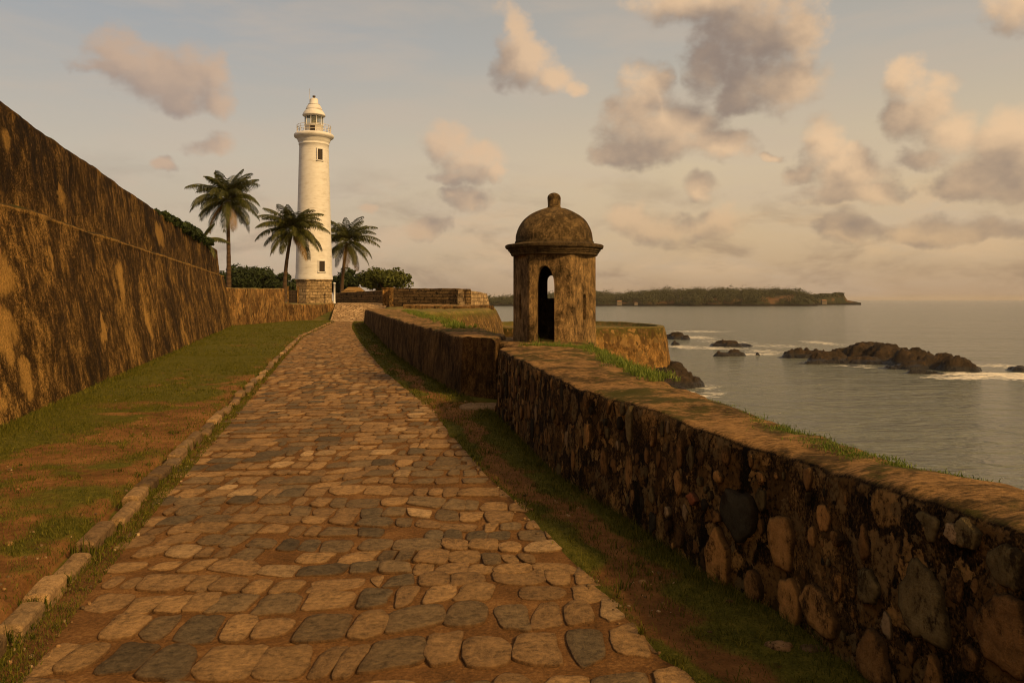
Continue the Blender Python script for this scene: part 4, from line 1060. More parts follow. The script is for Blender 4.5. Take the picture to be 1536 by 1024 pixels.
# openings per face: (f0, f1, sill, spring, top)   face i runs from vertex i-1 to vertex i
door = (0.13, 0.60, ZFLOOR, 2.25, 2.0 + 51 / FPX * 16.2)
slit = (0.43, 0.57, 1.58, 2.02, 2.12)
slit2 = (0.28, 0.66, 1.78, 2.22, 2.36)
openings = {0: door, 1: slit, 3: (0.54, 0.80, 2.02, 2.40, 2.53), 2: slit, 4: slit2, 5: slit}
mb = MB()
nrow = 26
for i in range(6):
    a0, a1 = hexo[i - 1], hexo[i]; b0, b1 = hexi[i - 1], hexi[i]
    f0, f1, sill, spring, top = openings[i]

    def pos(f, z, inn):
        if inn: q = b0 + (b1 - b0) * f
        else:
            q = a0 + (a1 - a0) * f
            e = min(f, 1 - f)
            if e < 0.06: q = q * (1 - 0.020 * (1 - e / 0.06) ** 2)
            q = q * (1 + 0.022 * max(0, (1.35 - z) / 0.65))
        return (q[0], q[1], z)

    def strip(fa, fb, za0, za1, zb0, zb1, n=nrow):
        """a vertical strip from z za0..za1 at fa and zb0..zb1 at fb on both skins"""
        for inn in (False, True):
            t = np.linspace(0, 1, n)
            v = [pos(fa, za0 + (za1 - za0) * q, inn) for q in t] + [pos(fb, zb0 + (zb1 - zb0) * q, inn) for q in t]
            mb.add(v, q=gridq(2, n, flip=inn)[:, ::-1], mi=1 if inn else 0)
    fs = list(np.linspace(0, f0, 9)); 
    for a_, b_ in zip(fs[:-1], fs[1:]): strip(a_, b_, ZB, ZT, ZB, ZT)
    fs = list(np.linspace(f1, 1, 9))
    for a_, b_ in zip(fs[:-1], fs[1:]): strip(a_, b_, ZB, ZT, ZB, ZT)
    th = np.linspace(math.pi, 0, 15); fm, fw = (f0 + f1) / 2, (f1 - f0) / 2
    fa = fm + fw * np.cos(th); za = spring + (top - spring) * np.sin(th)
    for j in range(14):
        strip(fa[j], fa[j + 1], za[j], ZT, za[j + 1], ZT, 10)
        strip(fa[j], fa[j + 1], ZB, sill, ZB, sill, 6)
    loop = [(f0, sill)] + [(f0, sill + (spring - sill) * t) for t in (0.25, .5, .75)] + list(zip(fa, za)) + [(f1, sill + (spring - sill) * t) for t in (.75, .5, .25)] + [(f1, sill)]
    nl = len(loop)
    v = []
    for (f, z) in loop: v += [pos(f, z, False), tuple(0.5 * (np.array(pos(f, z, False)) + np.array(pos(f, z, True)))), pos(f, z, True)]
    mb.add(v, q=gridq(nl, 3, wrap_u=True), mi=0)
mb.box((0, 0, ZFLOOR - 0.06), (1.5, 1.5, 0.10), mi=1)
cap = np.vstack([np.column_stack([hexi, np.full(6, ZT - .02)]), [(0, 0, ZT - .02)]]); mb.add(cap, t=[(6, j, (j + 1) % 6) for j in range(6)], mi=1)
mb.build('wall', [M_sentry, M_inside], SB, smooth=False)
mb = MB(); R = Rh
mb.lathe([(R * .82, ZT - .03), (R * 1.00, ZT - .02), (R * 1.025, ZT), (R * 1.025, ZT + .035), (R * 1.05, ZT + .04), (R * 1.06, ZT + .075), (R * 1.085, ZT + .08), (R * 1.10, ZT + .125), (R * 1.135, ZT + .13), (R * 1.155, ZT + .15), (R * 1.165, ZT + .195), (R * 1.14, ZT + .21), (R * .95, ZT + .235), (R * .935, ZT + .25), (R * .93, ZT + .29), (R * .9, ZT + .30), (0.01, ZT + .30)], seg=72)
for i_ in range(len(mb.V)): mb.V[i_] = jitter(mb.V[i_], .010, 4.0, 3, 401)
mb.build('cornice', M_corn, SB, smooth=False)
mb = MB(); ZD = ZT + 0.285; rd = R * 0.915; hd = 0.74
mb.lathe([(rd * math.cos(t), ZD + hd * math.sin(t) ** 0.96) for t in np.linspace(0, math.pi / 2 - .02, 34)], seg=72)
mb.V[0] = jitter(mb.V[0], .018, 2.6, 3, 402)
mb.build('dome', M_dome, SB)
mb = MB(); rf = 0.138; ZF = ZD + hd - .03
mb.lathe([(rf * 1.12, ZF - .02), (rf * 1.10, ZF + .03), (rf, ZF + .045), (rf * .99, ZF + .2)] + [(rf * math.cos(t), ZF + .22 + rf * .9 * math.sin(t)) for t in np.linspace(0, math.pi / 2, 9)], seg=28)
mb.V[0] = jitter(mb.V[0], .008, 6, 2, 403)
mb.build('finial', M_dome, SB)

# ------------------------------------------------------------------ lighthouse
LX, LY, LZ = at(471, 455, 102); pm = 102 / FPX
LH = empty('lighthouse', (LX, LY, LZ)); tag(LH, 'tall white lighthouse with a stone base and a domed lantern', 'lighthouse')
hz = lambda py: (455 - py) * pm                   # height above the terrace
face = rad(-90 + 14.0)                             # towards the camera
mb = MB()
def octo(r, z): return (r, z)
mb.lathe([(2.50, -0.5), (2.50, 0.25), (2.42, 0.32), (2.36, hz(422)), (2.46, hz(421.6)), (2.46, hz(419.5)), (2.2, hz(419.3))], seg=8, a0=rad(22.5) + rad(14))
mb.build('base', M_masl, LH, smooth=False)
mb = MB()
prof = [(2.36, hz(419.3)), (2.36, hz(416)), (2.30, hz(413)), (2.27, hz(408))]
for t in np.linspace(0, 1, 30)[1:]: prof.append((2.25 - 0.41 * t + 0.05 * (1 - t) ** 3, hz(408) + (hz(219) - hz(408)) * t))
prof += [(1.90, hz(218.5)), (1.92, hz(217)), (1.86, hz(216.5)), (1.95, hz(214)), (2.02, hz(213)), (2.03, hz(211.5)), (2.12, hz(210)), (2.2, hz(208.5)), (2.44, hz(207)), (2.50, hz(205)), (2.50, hz(203.5)), (2.40, hz(202)), (2.2, hz(201)), (1.0, hz(200.5))]
mb.lathe(prof, seg=64); mb.build('tower', M_white, LH)
def tower_r(py): return float(np.interp(hz(py), [hz(408), hz(219)], [2.27, 1.84]))
for (x0, x1, y0, y1) in ((480.8, 487.2, 227, 243), (483.8, 491.0, 392.5, 408)):
    cx = ((x0 + x1) / 2 - 471) * pm; R = tower_r((y0 + y1) / 2); w = (x1 - x0) * pm / math.cos(math.asin(cx / R)); ang = math.asin(cx / R)
    # facing the viewer's bearing of the tower
    brg = math.atan2(-LX, LY); ang2 = ang + 0.0
    nx, ny = math.sin(ang2), -math.cos(ang2)
    zc = (hz(y0) + hz(y1)) / 2; hh = hz(y0) - hz(y1)
    fr_ = MB()
    for dx, dz, ww, h2 in ((-w / 2 - .04, 0, .12, hh + .24), (w / 2 + .04, 0, .12, hh + .24), (0, hh / 2 + .06, w, .12), (0, -hh / 2 - .07, w + .3, .14)):
        fr_.box((nx * (R + .005) + math.cos(ang2) * dx, ny * (R + .005) + math.sin(ang2) * dx, zc + dz), (ww, .24, h2), rz=ang2)
    wn = fr_.build('window', M_white, LH, smooth=False)
    fr_ = MB(); fr_.box((nx * (R - .005), ny * (R - .005), zc), (w - .02, .12, hh), rz=ang2); fr_.box((nx * (R + .06), ny * (R + .06), zc), (.05, .05, hh), rz=ang2, mi=1)
    fr_.build('pane', [M_dark, M_iron], wn, smooth=False)
# gallery railing
mb = MB(); zr = hz(201); rr = 2.12
for j in range(20):
    a = 2 * math.pi * j / 20; mb.tube([(rr * math.cos(a), rr * math.sin(a), zr - .1), (rr * math.cos(a), rr * math.sin(a), zr + 1.0)], .028, 6)
for hh in (.35, .68, 1.0):
    mb.tube([(rr * math.cos(a), rr * math.sin(a), zr + hh) for a in np.linspace(0, 2 * math.pi, 65)], .024, 6, cap=False)
mb.build('railing', M_rail, LH)
# lantern
mb = MB(); zl0, zl1, zl2 = hz(201), hz(188.6), hz(175)
mb.lathe([(1.16, zl0 - .1), (1.16, zl1 - .05), (1.22, zl1 - .03), (1.22, zl1 + .04), (0.9, zl1 + .05)], seg=32)
for j in range(10):
    a = 2 * math.pi * j / 10 + .2; mb.tube([(1.12 * math.cos(a), 1.12 * math.sin(a), zl1), (1.12 * math.cos(a), 1.12 * math.sin(a), zl2 + .05)], .055, 6)
mb.lathe([(1.0, zl2 - .06), (1.2, zl2 - .05), (1.2, zl2 + .06), (1.0, zl2 + .06)], seg=32)
ln = mb.build('lantern', M_white, LH)
mb = MB(); mb.lathe([(1.08, zl1), (1.08, zl2)], seg=20); mb.build('pane', M_glass, ln, smooth=False)
mb = MB(); mb.lathe([(0.05, zl1 + .05), (.22, zl1 + .15), (.32, zl1 + .45), (.32, zl1 + .7), (.2, zl1 + .95), (.04, zl1 + 1.05)], seg=16); mb.build('lamp', M_brass, ln)
mb = MB(); a = rad(-90 + 4); mb.box((1.15 * math.cos(a), 1.15 * math.sin(a), (zl0 + zl1) / 2), (.72, .10, .74), rz=a + math.pi / 2); mb.build('door', M_dark, ln, smooth=False)
mb = MB()
mb.lathe([(1.1, zl2 - .02), (1.40, zl2 + .04), (1.45, zl2 + .10), (1.43, hz(172.6)), (1.36, hz(171)), (1.30, hz(169.6)), (1.20, hz(167.8)), (1.07, hz(166)), (1.00, hz(165.2)), (1.05, hz(165)), (1.05, hz(164.4)), (1.0, hz(163.6)), (.95, hz(161.8)), (.86, hz(159.8)), (.74, hz(158.2)), (.70, hz(157.8)), (.76, hz(157.6)), (.76, hz(157)), (.62, hz(156.6)), (.52, hz(156.4)), (.52, hz(150.2)), (.49, hz(149.2)), (.40, hz(148.2)), (.2, hz(147.5)), (.02, hz(147.3))], seg=40)
rf_ = mb.build('roof', M_white, LH)
mb = MB(); mb.lathe([(.10, hz(147.6)), (.12, hz(146.6)), (.20, hz(145.4)), (.19, hz(144)), (.02, hz(143.6))], seg=16); mb.build('finial', M_iron, rf_)
mb = MB(); mb.tube([(-.52, -.1, hz(157)), (-.52, -.1, hz(133.5))], .026, 6); mb.build('lightning_rod', M_rail, rf_)

# white post and steps by its foot
mb = MB(); c0 = at(501.5, 455, 99); mb.tube([(c0[0], c0[1], 1.2), (c0[0], c0[1], 4.0)], .13, 12); mb.lathe([(.2, 0), (.22, .12), (.13, .18)], c=(c0[0], c0[1], 1.5), seg=12); mb.lathe([(.18, 0), (.2, .1), (.02, .16)], c=(c0[0], c0[1], 3.95), seg=12)
tag(mb.build('post', M_white), 'white post standing right of the lighthouse base', 'post')
GT = empty('gate', at(439.5, 455, 97)); tag(GT, 'small dark barred gate between posts left of the lighthouse base', 'gate')
for dx in (-.62, .62):
    mb = MB(); mb.box((dx, 0, .85), (.2, .2, 2.3)); mb.box((dx, 0, 2.05), (.27, .27, .1)); mb.build('post', M_ret, GT, smooth=False)
mb = MB()
for zz in (.35, .75, 1.15, 1.55): mb.box((0, 0, zz), (1.04, .05, .08))
for xx in (-.4, -.2, 0, .2, .4): mb.box((xx, .03, .9), (.05, .03, 1.4))
mb.box((0, .12, .85), (1.04, .04, 1.5)); mb.build('bars', M_iron, GT, smooth=False)

# hut roof behind the wall
HT = empty('hut', at(531, 437, 110)[:2] + (1.5,)); tag(HT, 'small hut with an ochre hipped roof behind the dark wall', 'hut')
mb = MB(); mb.box((0, 0, .75), (2.6, 2.4, 1.9)); mb.build('wall', M_ret, HT, smooth=False)
mb = MB(); z0 = 1.5; mb.add([(-1.5, -1.4, z0), (1.5, -1.4, z0), (1.5, 1.4, z0), (-1.5, 1.4, z0), (-.8, 0, z0 + .7), (.8, 0, z0 + .7)], q=[(0, 1, 5, 4), (2, 3, 4, 5), (3, 2, 1, 0)], t=[(1, 2, 5), (3, 0, 4)]); mb.build('roof', M_tile, HT, smooth=False)

# ------------------------------------------------------------------ palms
def frond_mesh(rng, L, elev, az, droop, c0, dry=False):
    n = 18; t = np.linspace(0, 1, n)
    el = elev - droop * t ** 1.25
    dx = np.cumsum(np.cos(el)) * L / n; dz = np.cumsum(np.sin(el)) * L / n
    side = rng.normal(0, 0.10)
    ca, sa = math.cos(az), math.sin(az)
    bend = side * t ** 2 * L * .35
    R = np.stack([dx * ca - bend * sa, dx * sa + bend * ca, dz], 1) + c0
    mb = MB()
    mb.tube(R, np.linspace(.05, .010, n), 5, col=(.9, .9, .9))
    tan = np.gradient(R, axis=0); tan /= np.linalg.norm(tan, axis=1)[:, None]
    V, Q, C = [], [], []
    N = 46
    for sgn in (-1, 1):
        for j in range(N):
            s = 0.10 + 0.90 * (j + rng.uniform(0, .5)) / N
            if s > 1: continue
            p_ = np.array([np.interp(s, t, R[:, i]) for i in range(3)]); tg = np.array([np.interp(s, t, tan[:, i]) for i in range(3)]); tg /= np.linalg.norm(tg)
            sd_ = np.cross(tg, (0, 0, 1.0)); sd_ /= np.linalg.norm(sd_) + 1e-6
            ll = L * 0.27 * (math.sin(math.pi * (0.16 + 0.78 * s)) ** 0.8) * rng.uniform(.82, 1.1)
            d0 = sd_ * sgn * 0.80 + tg * 0.55 + np.array((0, 0, -0.10 - .25 * rng.random()))
            d0 /= np.linalg.norm(d0)
            d1 = d0 * 0.55 + np.array((0, 0, -0.80 - .3 * rng.random())); d1 /= np.linalg.norm(d1)
            w = 0.046 * (1.15 - .4 * s)
            m1 = p_ + d0 * ll * .5; m2 = m1 + d1 * ll * .5
            b_ = len(V)
            V += [p_ - tg * w * .6, p_ + tg * w * .6, m1 - tg * w, m1 + tg * w, m2 - tg * w * .15, m2 + tg * w * .15]
            Q += [(b_, b_ + 1, b_ + 3, b_ + 2), (b_ + 2, b_ + 3, b_ + 5, b_ + 4)]
            cc = rng.uniform(0, .8); C += [(cc,) * 3] * 6
    mb.add(V, q=Q, c=C)
    return mb


def palm(label, base, crown, L, nf, seed, lean=0.0, full=True):
    rng = np.random.default_rng(seed)
    P0 = empty('coconut_palm', base); tag(P0, label, 'palm tree', 'coconut palms by the lighthouse')
    B = np.array(base, float); Cc = np.array(crown, float) - B
    t = np.linspace(0, 1, 24)[:, None]
    ctrl = np.array([lean, 0, Cc[2] * .45])
    pts = (1 - t) ** 2 * np.array([0, 0, -.4]) + 2 * t * (1 - t) * ctrl + t ** 2 * Cc
    mb = MB(); rr_ = np.interp(t[:, 0], [0, .08, .5, 1], [.30, .21, .16, .12]) * (1 + .05 * np.sin(np.arange(24) * 2.1))
    mb.tube(pts, rr_ * L / 3.6, 10); mb.build('trunk', M_bark, P0)
    for j in range(nf):
        f = j / nf
        az = j * 2.39996 + rng.normal(0, .15)
        elev = np.interp(f, [0, .3, .65, 1], [1.42, .95, .35, -.75]) + rng.normal(0, .08)
        droop = np.interp(f, [0, .3, .65, 1], [.9, 1.45, 1.45, .8]) * rng.uniform(.85, 1.15)
        ln_ = L * np.interp(f, [0, .25, 1], [.78, 1.0, .88]) * rng.uniform(.9, 1.08)
        frond_mesh(rng, ln_, elev, az, droop, Cc + np.array((0, 0, .05))).build('frond', M_dry if (f > .93 and full) else M_frond, P0)
    if full:
        for j in range(5):
            a = rng.uniform(0, 6.28); mb = MB(); th = np.linspace(-math.pi / 2 + .02, math.pi / 2 - .02, 8)
            mb.lathe([(.13 * math.cos(q), .17 * math.sin(q)) for q in th], c=Cc + np.array((.24 * math.cos(a), .24 * math.sin(a), -.25 + rng.normal(0, .06))), seg=10, col=(.7, .7, .7)); mb.build('coconut', M_dry, P0)
    return P0


palm('tallest coconut palm, left of the lighthouse above the low wall', at(343, 440, 80), at(341, 302, 80), 4.4, 40, 1, lean=0.05)
palm('coconut palm whose fronds cross in front of the white lighthouse tower', at(427, 447, 86), at(438, 347, 86), 4.4, 40, 2, lean=-0.1)
palm('coconut palm just right of the lighthouse', at(512, 453, 110), at(521, 364, 110), 5.1, 38, 13, lean=0.0)

# ------------------------------------------------------------------ broadleaf trees
def leaves(mb, centers, radii, n, size, rng, flat=.75):
    k_ = rng.integers(0, len(centers), n)
    d = rng.normal(0, 1, (n, 3)); d /= np.linalg.norm(d, axis=1)[:, None]
    r_ = radii[k_] * rng.uniform(.55, 1.06, n) ** .6
    p_ = centers[k_] + d * r_[:, None] * np.array([1, 1, flat])
    nrm_ = d + rng.normal(0, .55, (n, 3)); nrm_ /= np.linalg.norm(nrm_, axis=1)[:, None]
    a = np.cross(nrm_, rng.normal(0, 1, (n, 3))); a /= np.linalg.norm(a, axis=1)[:, None]; b_ = np.cross(nrm_, a)
    s_ = size * rng.uniform(.6, 1.4, n)[:, None]
    v = np.stack([p_ - a * s_ - b_ * s_ * .5, p_ + a * s_ * .2 - b_ * s_ * .55, p_ + a * s_, p_ - a * s_ * .1 + b_ * s_ * .6], 1).reshape(-1, 3)
    c = np.repeat(np.clip(rng.normal(.45, .25, n) + (k_ % 5 - 2) * .06, 0, 1), 4)
    mb.add(v, q=np.arange(n * 4).reshape(-1, 4), c=np.stack([c] * 3, 1))


def tree(label, base, w, h, crown_z, crown_h, seed, mat, nclump=40, nleaf=6000, size=.20, name='broadleaf_tree', group='trees behind the fort walls', cat='tree', depth=None):
    rng = np.random.default_rng(seed)
    o = empty(name, base); tag(o, label, cat, group)
    depth = depth or w
    cs = []
    while len(cs) < nclump:
        d = rng.uniform(-1, 1, 3)
        if np.linalg.norm(d) > 1 or np.linalg.norm(d) < .35: continue
        cs.append((d[0] * w / 2 * .86, d[1] * depth / 2 * .86, crown_z + crown_h * .5 + d[2] * crown_h / 2 * .84))
    cs = np.array(cs); rs = rng.uniform(.11, .21, nclump) * min(w, crown_h * 2.0)
    mb = MB(); leaves(mb, cs, rs, nleaf, size, rng); mb.build('crown', mat, o)
    mb = MB(); mb.tube([(0, 0, -.3), (.05, 0, crown_z * .6), (0, .05, crown_z + crown_h * .3)], [w * .045, w * .035, w * .02], 8)
    for j in range(7):
        c = cs[rng.integers(nclump)]; z0 = crown_z * rng.uniform(.55, .95)
        mb.tube([(0, 0, z0), tuple(np.array((0, 0, z0)) * .5 + c * .5 + np.array((0, 0, -.1))), tuple(c)], [w * .02, w * .013, w * .006], 6)
    mb.build('trunk', M_tbark, o)
    return o


def tree_px(label, px, ytop, wpx, D, seed, mat, ch, zb=1.4, **kw):
    x, y, zt = at(px, ytop, D); w = wpx / FPX * D
    return tree(label, (x, y, zb), w, zt - zb, zt - zb - ch, ch, seed, mat, **kw)


tree_px('round bright green tree between the right palm and the coursed wall', 580, 404, 86, 112, 31, M_leafg, 3.0, nclump=60, nleaf=9000, size=.17)
tree_px('dark tree showing right behind the foot of the right palm', 524, 404, 46, 128, 32, M_leafd, 4.0, nclump=34)
tree_px('small dark tree touching the right side of the lighthouse base', 503, 412, 26, 132, 33, M_leafd, 3.6, nclump=24, nleaf=3500)
tree_px('dark broad tree behind the trunk of the tallest palm', 356, 398, 66, 128, 34, M_leafd, 4.6, zb=1.6, nclump=50, nleaf=7500)
tree_px('dark dome-shaped tree in the middle of the group between the two left palms', 392, 401, 62, 132, 35, M_leafd, 4.6, zb=1.6, nclump=50, nleaf=7500)
tree_px('dark lower tree behind the trunk of the middle palm', 424, 408, 44, 130, 36, M_leafd, 4.0, zb=1.6, nclump=34)
tree_px('dark tree peeping past the left side of the lighthouse base', 441, 416, 24, 136, 37, M_leafd, 3.4, zb=1.6, nclump=22, nleaf=3000)

# growth over the top of the rampart
rng = np.random.default_rng(55)
def on_top(Y, back=0.5): return (float(bigX(Y)) - 1.0 - back, Y)
o = empty('creeping_shrub', on_top(38) + (5.5,)); tag(o, 'dark low shrub creeping over the crest of the rampart', 'shrub')
cs = []; rs = []
for Y in np.arange(32.5, 52, .55):
    hgt = np.interp(Y, [32.5, 37, 44, 49, 52], [.05, .28, .42, .42, .2])
    x, y_ = on_top(Y, .35)
    cs.append((x - o.location[0] + rng.normal(0, .15), Y - 38, hgt * rng.uniform(.15, .5))); rs.append(hgt * .7 + .12)
mb = MB(); leaves(mb, np.array(cs), np.array(rs), 9000, .10, rng, flat=.8); mb.build('foliage', M_leafd, o)
pb = on_top(51, .75) + (5.3,)
P_ = palm('stunted palm drooping over the end of the rampart', pb, (pb[0] + .3, pb[1], pb[2] + .35), 1.9, 6, 77, full=False)
P_['group'] = 'palms on the rampart'

# ------------------------------------------------------------------ headland
def headland(name, prof, D, depth, label, seed, wood=True, ncrown=2600, trees=7.0):
    p_ = np.array(prof, float)
    nx = 170; ny = 40
    pxs = np.linspace(p_[0, 0], p_[-1, 0], nx); top = np.interp(pxs, p_[:, 0], p_[:, 1])
    f = np.linspace(0, 1, ny)
    rise = np.interp(f, [0, .02, .06, .16, .3, .6, 1], [-.05, .06, .30, .62, .86, 1.0, .6])
    X = np.zeros((nx, ny)); Y = np.zeros((nx, ny)); Z = np.zeros((nx, ny))
    yshift = fbm2(pxs, pxs * 0, .03, 4, seed) * 60
    for i in range(nx):
        Y[i] = D + yshift[i] + f * depth
        X[i] = (pxs[i] - 768) / FPX * (D + f * depth)
        zt_ = EYE + (449 - top[i]) / FPX * (D + depth * .3)
        Hh = max(zt_ - SEA - (trees if wood else 0), 0.6)
        Z[i] = SEA - .5 + Hh * rise
    Z = Z + fbm2(X, Y, .03, 5, seed + 4).reshape(X.shape) * np.clip(Z - SEA, 0, 8) * .7
    mb = MB(); mb.add(np.stack([X.ravel(), Y.ravel(), Z.ravel()], 1), q=gridq(nx, ny))
    o = tag(mb.build(name, M_head), label, 'headland', kind='structure')
    return X, Y, Z, top, pxs


HX, HY, HZ, top, pxs = headland('headland', [(640, 447), (700, 443), (740, 444), (768, 441), (800, 437), (860, 436), (893, 435), (905, 436), (935, 437), (960, 435), (985, 433), (1000, 431), (1030, 430), (1060, 431), (1095, 429), (1120, 430), (1150, 430), (1185, 430), (1198, 432), (1210, 437), (1222, 444), (1230, 450), (1234, 456)], 960, 150, 'long wooded headland across the water', 500)
HX2, HY2, HZ2, t2, p2 = headland('headland', [(1205, 441), (1222, 440.5), (1235, 440), (1255, 440.5), (1270, 441), (1272, 446), (1275, 450.5), (1282, 452), (1290, 454)], 1150, 90, 'small bare-cliffed point at the tip of the headland', 520, wood=False)
# the wood on it: one mass
rng = np.random.default_rng(60)
mb = MB()
nx, ny = HX.shape
NCR = 4200
ii = rng.integers(0, nx - 1, NCR); jf = rng.uniform(.07, .95, NCR) ** 1.3
jj = np.clip((jf * ny).astype(int), 0, ny - 1)
bare = fbm2(HX[ii, jj], HY[ii, jj], .018, 3, 91) + np.where(jf < .28, .10, -.3)
c_all, r_all = [], []
for q in range(NCR):
    i, j = ii[q], jj[q]
    if HZ[i, j] < SEA + 1.5 or bare[q] > .22: continue
    if 915 < pxs[i] < 962 and jf[q] < .13: continue
    edge = np.interp(pxs[i], [640, 700, 1195, 1225, 1238], [.6, 1, 1, .7, .3])
    r_ = rng.choice([rng.uniform(2.0, 4.2), rng.uniform(4.0, 6.2)], p=[.85, .15]) * edge
    c_all.append((HX[i, j] + rng.normal(0, 1.5), HY[i, j] + rng.normal(0, 1.5), HZ[i, j] + r_ * rng.uniform(.5, 1.15))); r_all.append(r_)
leaves(mb, np.array(c_all), np.array(r_all), 120000, .7, rng, flat=.95)
nx, ny = HX2.shape
ii = rng.integers(0, nx - 40, 260); jj = rng.integers(8, ny - 4, 260)
leaves(mb, np.stack([HX2[ii, jj], HY2[ii, jj], HZ2[ii, jj] + .6], 1), rng.uniform(1.0, 2.0, 260), 6000, .9, rng, flat=.7)
tag(mb.build('wood', M_wood), 'dense dark wood covering the headland', 'wood', kind='stuff')

def house(label, px, py, D, w, h, seed):
    x, y, z = at(px, py, D)
    o = empty('house', (x, y, z)); tag(o, label, 'house', 'houses on the headland shore')
    mb = MB(); mb.box((0, 0, h / 2 - 1.0), (w, w * .6, h + 2.0)); mb.build('wall', M_house, o, smooth=False)
    mb = MB(); z0 = h; mb.add([(-w * .55, -w * .36, z0), (w * .55, -w * .36, z0), (w * .55, w * .36, z0), (-w * .55, w * .36, z0), (-w * .35, 0, z0 + h * .55), (w * .35, 0, z0 + h * .55)], q=[(0, 1, 5, 4), (2, 3, 4, 5), (3, 2, 1, 0)], t=[(1, 2, 5), (3, 0, 4)]); mb.build('roof', M_hroof, o, smooth=False)
house('pale two storey house on the headland shore nearest the sentry box', 929, 455.5, 952, 6, 2.6, 1)
house('small low pale house on the headland shore right of the taller house', 954, 455.5, 954, 4, 1.2, 2)
house('pale house at the notch between the headland and its bare point', 1236, 454, 985, 6, 2.6, 3)

# ------------------------------------------------------------------ grass
def blades(mb, p_, h, w, rng, lean=.5, cshift=0.0):
    n = len(p_); a = rng.uniform(0, 2 * np.pi, n); side = np.stack([np.cos(a), np.sin(a), 0 * a], 1)
    b_ = rng.uniform(0, 2 * np.pi, n); ld = np.stack([np.cos(b_), np.sin(b_), 0 * b_], 1) * (rng.uniform(.1, 1, n) * lean)[:, None]
    h = np.broadcast_to(h, n) * rng.uniform(.4, 1.2, n) * np.where(rng.random(n) < .06, 1.9, 1.0); w = np.broadcast_to(w, n)
    up = np.array([0, 0, 1.0])
    m1 = p_ + up * (h * .55)[:, None] + ld * (h * .35)[:, None]; m2 = p_ + up * h[:, None] * (1 - .25 * lean) + ld * h[:, None]
    v = np.stack([p_ - side * w[:, None], p_ + side * w[:, None], m1 + side * (w * .8)[:, None], m1 - side * (w * .8)[:, None], m2], 1).reshape(-1, 3)
    i = np.arange(n) * 5
    q = np.stack([i, i + 1, i + 2, i + 3], 1); t = np.stack([i + 3, i + 2, i + 4], 1)
    c = np.repeat(np.clip(rng.normal(.42, .28, n) + cshift, 0, 1), 5)
    mb.add(v, q=q, t=t, c=np.stack([c] * 3, 1))


rng = np.random.default_rng(70)
mb = MB()
for (ya, yb, dens, hh, ww) in ((2.5, 6, 3600, .034, .0020), (6, 10, 3400, .034, .0024), (10, 16, 1900, .036, .0036), (16, 28, 420, .045, .007), (28, 72, 90, .055, .015)):
    for side in ('L', 'K', 'R'):
        lo = {'L': bigX, 'K': lambda y: kerbX(y) + .02, 'R': pathR}[side]; hi = {'L': lambda y: kerbX(y) - .16, 'K': lambda y: pathL(y) + .06, 'R': parX}[side]
        wmax = float(np.max(hi(np.array([ya, yb])) - lo(np.array([ya, yb]))))
        if wmax <= 0: continue
        n = int(wmax * (yb - ya) * dens * (1.5 if side != 'L' else 1))
        yy = rng.uniform(ya, yb, n); xx = lo(yy) + rng.uniform(0, 1, n) * (hi(yy) - lo(yy))
        keep = rng.uniform(0, 1, n) < np.clip(grass_mask(xx, yy) * 1.15 - .04, 0.16, 1)
        xx, yy = xx[keep], yy[keep]
        vis = np.abs(xx) < yy * .68 + .3; xx, yy = xx[vis], yy[vis]
        tall = np.ones(len(xx))
        if side == 'R': tall = 1 + 1.6 * np.exp(-((parX(yy) - xx) / .16) ** 2)
        if side == 'L': tall = 1 + 1.4 * np.exp(-((xx - bigX(yy)) / .35) ** 2)
        blades(mb, np.stack([xx, yy, verge_z(xx, yy) + .004], 1), hh * tall, ww, rng, .8, -.08 if side == 'R' else 0)
tag(mb.build('grass', M_grass), 'short olive grass growing on the verges of the path', 'grass', kind='stuff')

# weeds and dry tufts standing out of the short grass, and gravel
mb = MB()
for side, n in (('L', 420), ('K', 170), ('R', 420)):
    lo = {'L': bigX, 'K': lambda y: kerbX(y) + .01, 'R': pathR}[side]; hi = {'L': lambda y: kerbX(y) - .14, 'K': pathL, 'R': parX}[side]
    yy = 3.2 + 22 * rng.random(n) ** 1.7; fr_ = rng.random(n)
    if side == 'L': fr_ = np.where(rng.random(n) < .6, fr_ ** 3, fr_)
    if side == 'R': fr_ = np.where(rng.random(n) < .55, 1 - fr_ ** 3 * .5, fr_)
    xx = lo(yy) + fr_ * (hi(yy) - lo(yy))
    ok = np.abs(xx) < yy * .68 + .3
    for x_, y_ in zip(xx[ok], yy[ok]):
        m_ = rng.integers(8, 26); sp = rng.uniform(.015, .05)
        z_ = float(verge_z(np.array([x_]), np.array([y_]))[0])
        blades(mb, np.stack([x_ + rng.normal(0, sp, m_), y_ + rng.normal(0, sp, m_), np.full(m_, z_)], 1), rng.uniform(.025, .05) if side == 'K' else rng.uniform(.035, .09), .0022 + .00018 * y_, rng, 1.0, rng.choice([-.25, 0, .2, .5]))
tag(mb.build('grass', M_grass), 'longer weeds and dry tufts scattered over the verges', 'grass', kind='stuff')
mb = MB()
for q_ in range(1500):
    y_ = 3.2 + 16 * rng.random() ** 1.6; side = rng.random()
    a_, b_ = (bigX(y_), kerbX(y_) - .2) if side < .5 else ((pathR(y_) - .1, parX(y_)) if side < .85 else (kerbX(y_) + .02, pathL(y_) + .1))
    x_ = a_ + (b_ - a_) * rng.random()
    if abs(x_) > y_ * .68 + .2: continue
    r_ = rng.uniform(.004, .016) * (1.0 if rng.random() > .06 else 2.0)
    lump(mb, (x_, y_, float(verge_z(np.array([x_]), np.array([y_]))[0])), (1, 0, 0), (0, 1, 0), (0, 0, 1), r_, r_ * .8, r_ * .8, rng, seg=7, rings=2, power=2.2, rough=.1, col=np.array([(.30, .18, .08), (.20, .12, .055), (.36, .25, .14), (.13, .09, .05)][rng.integers(4)]), sink=.004)
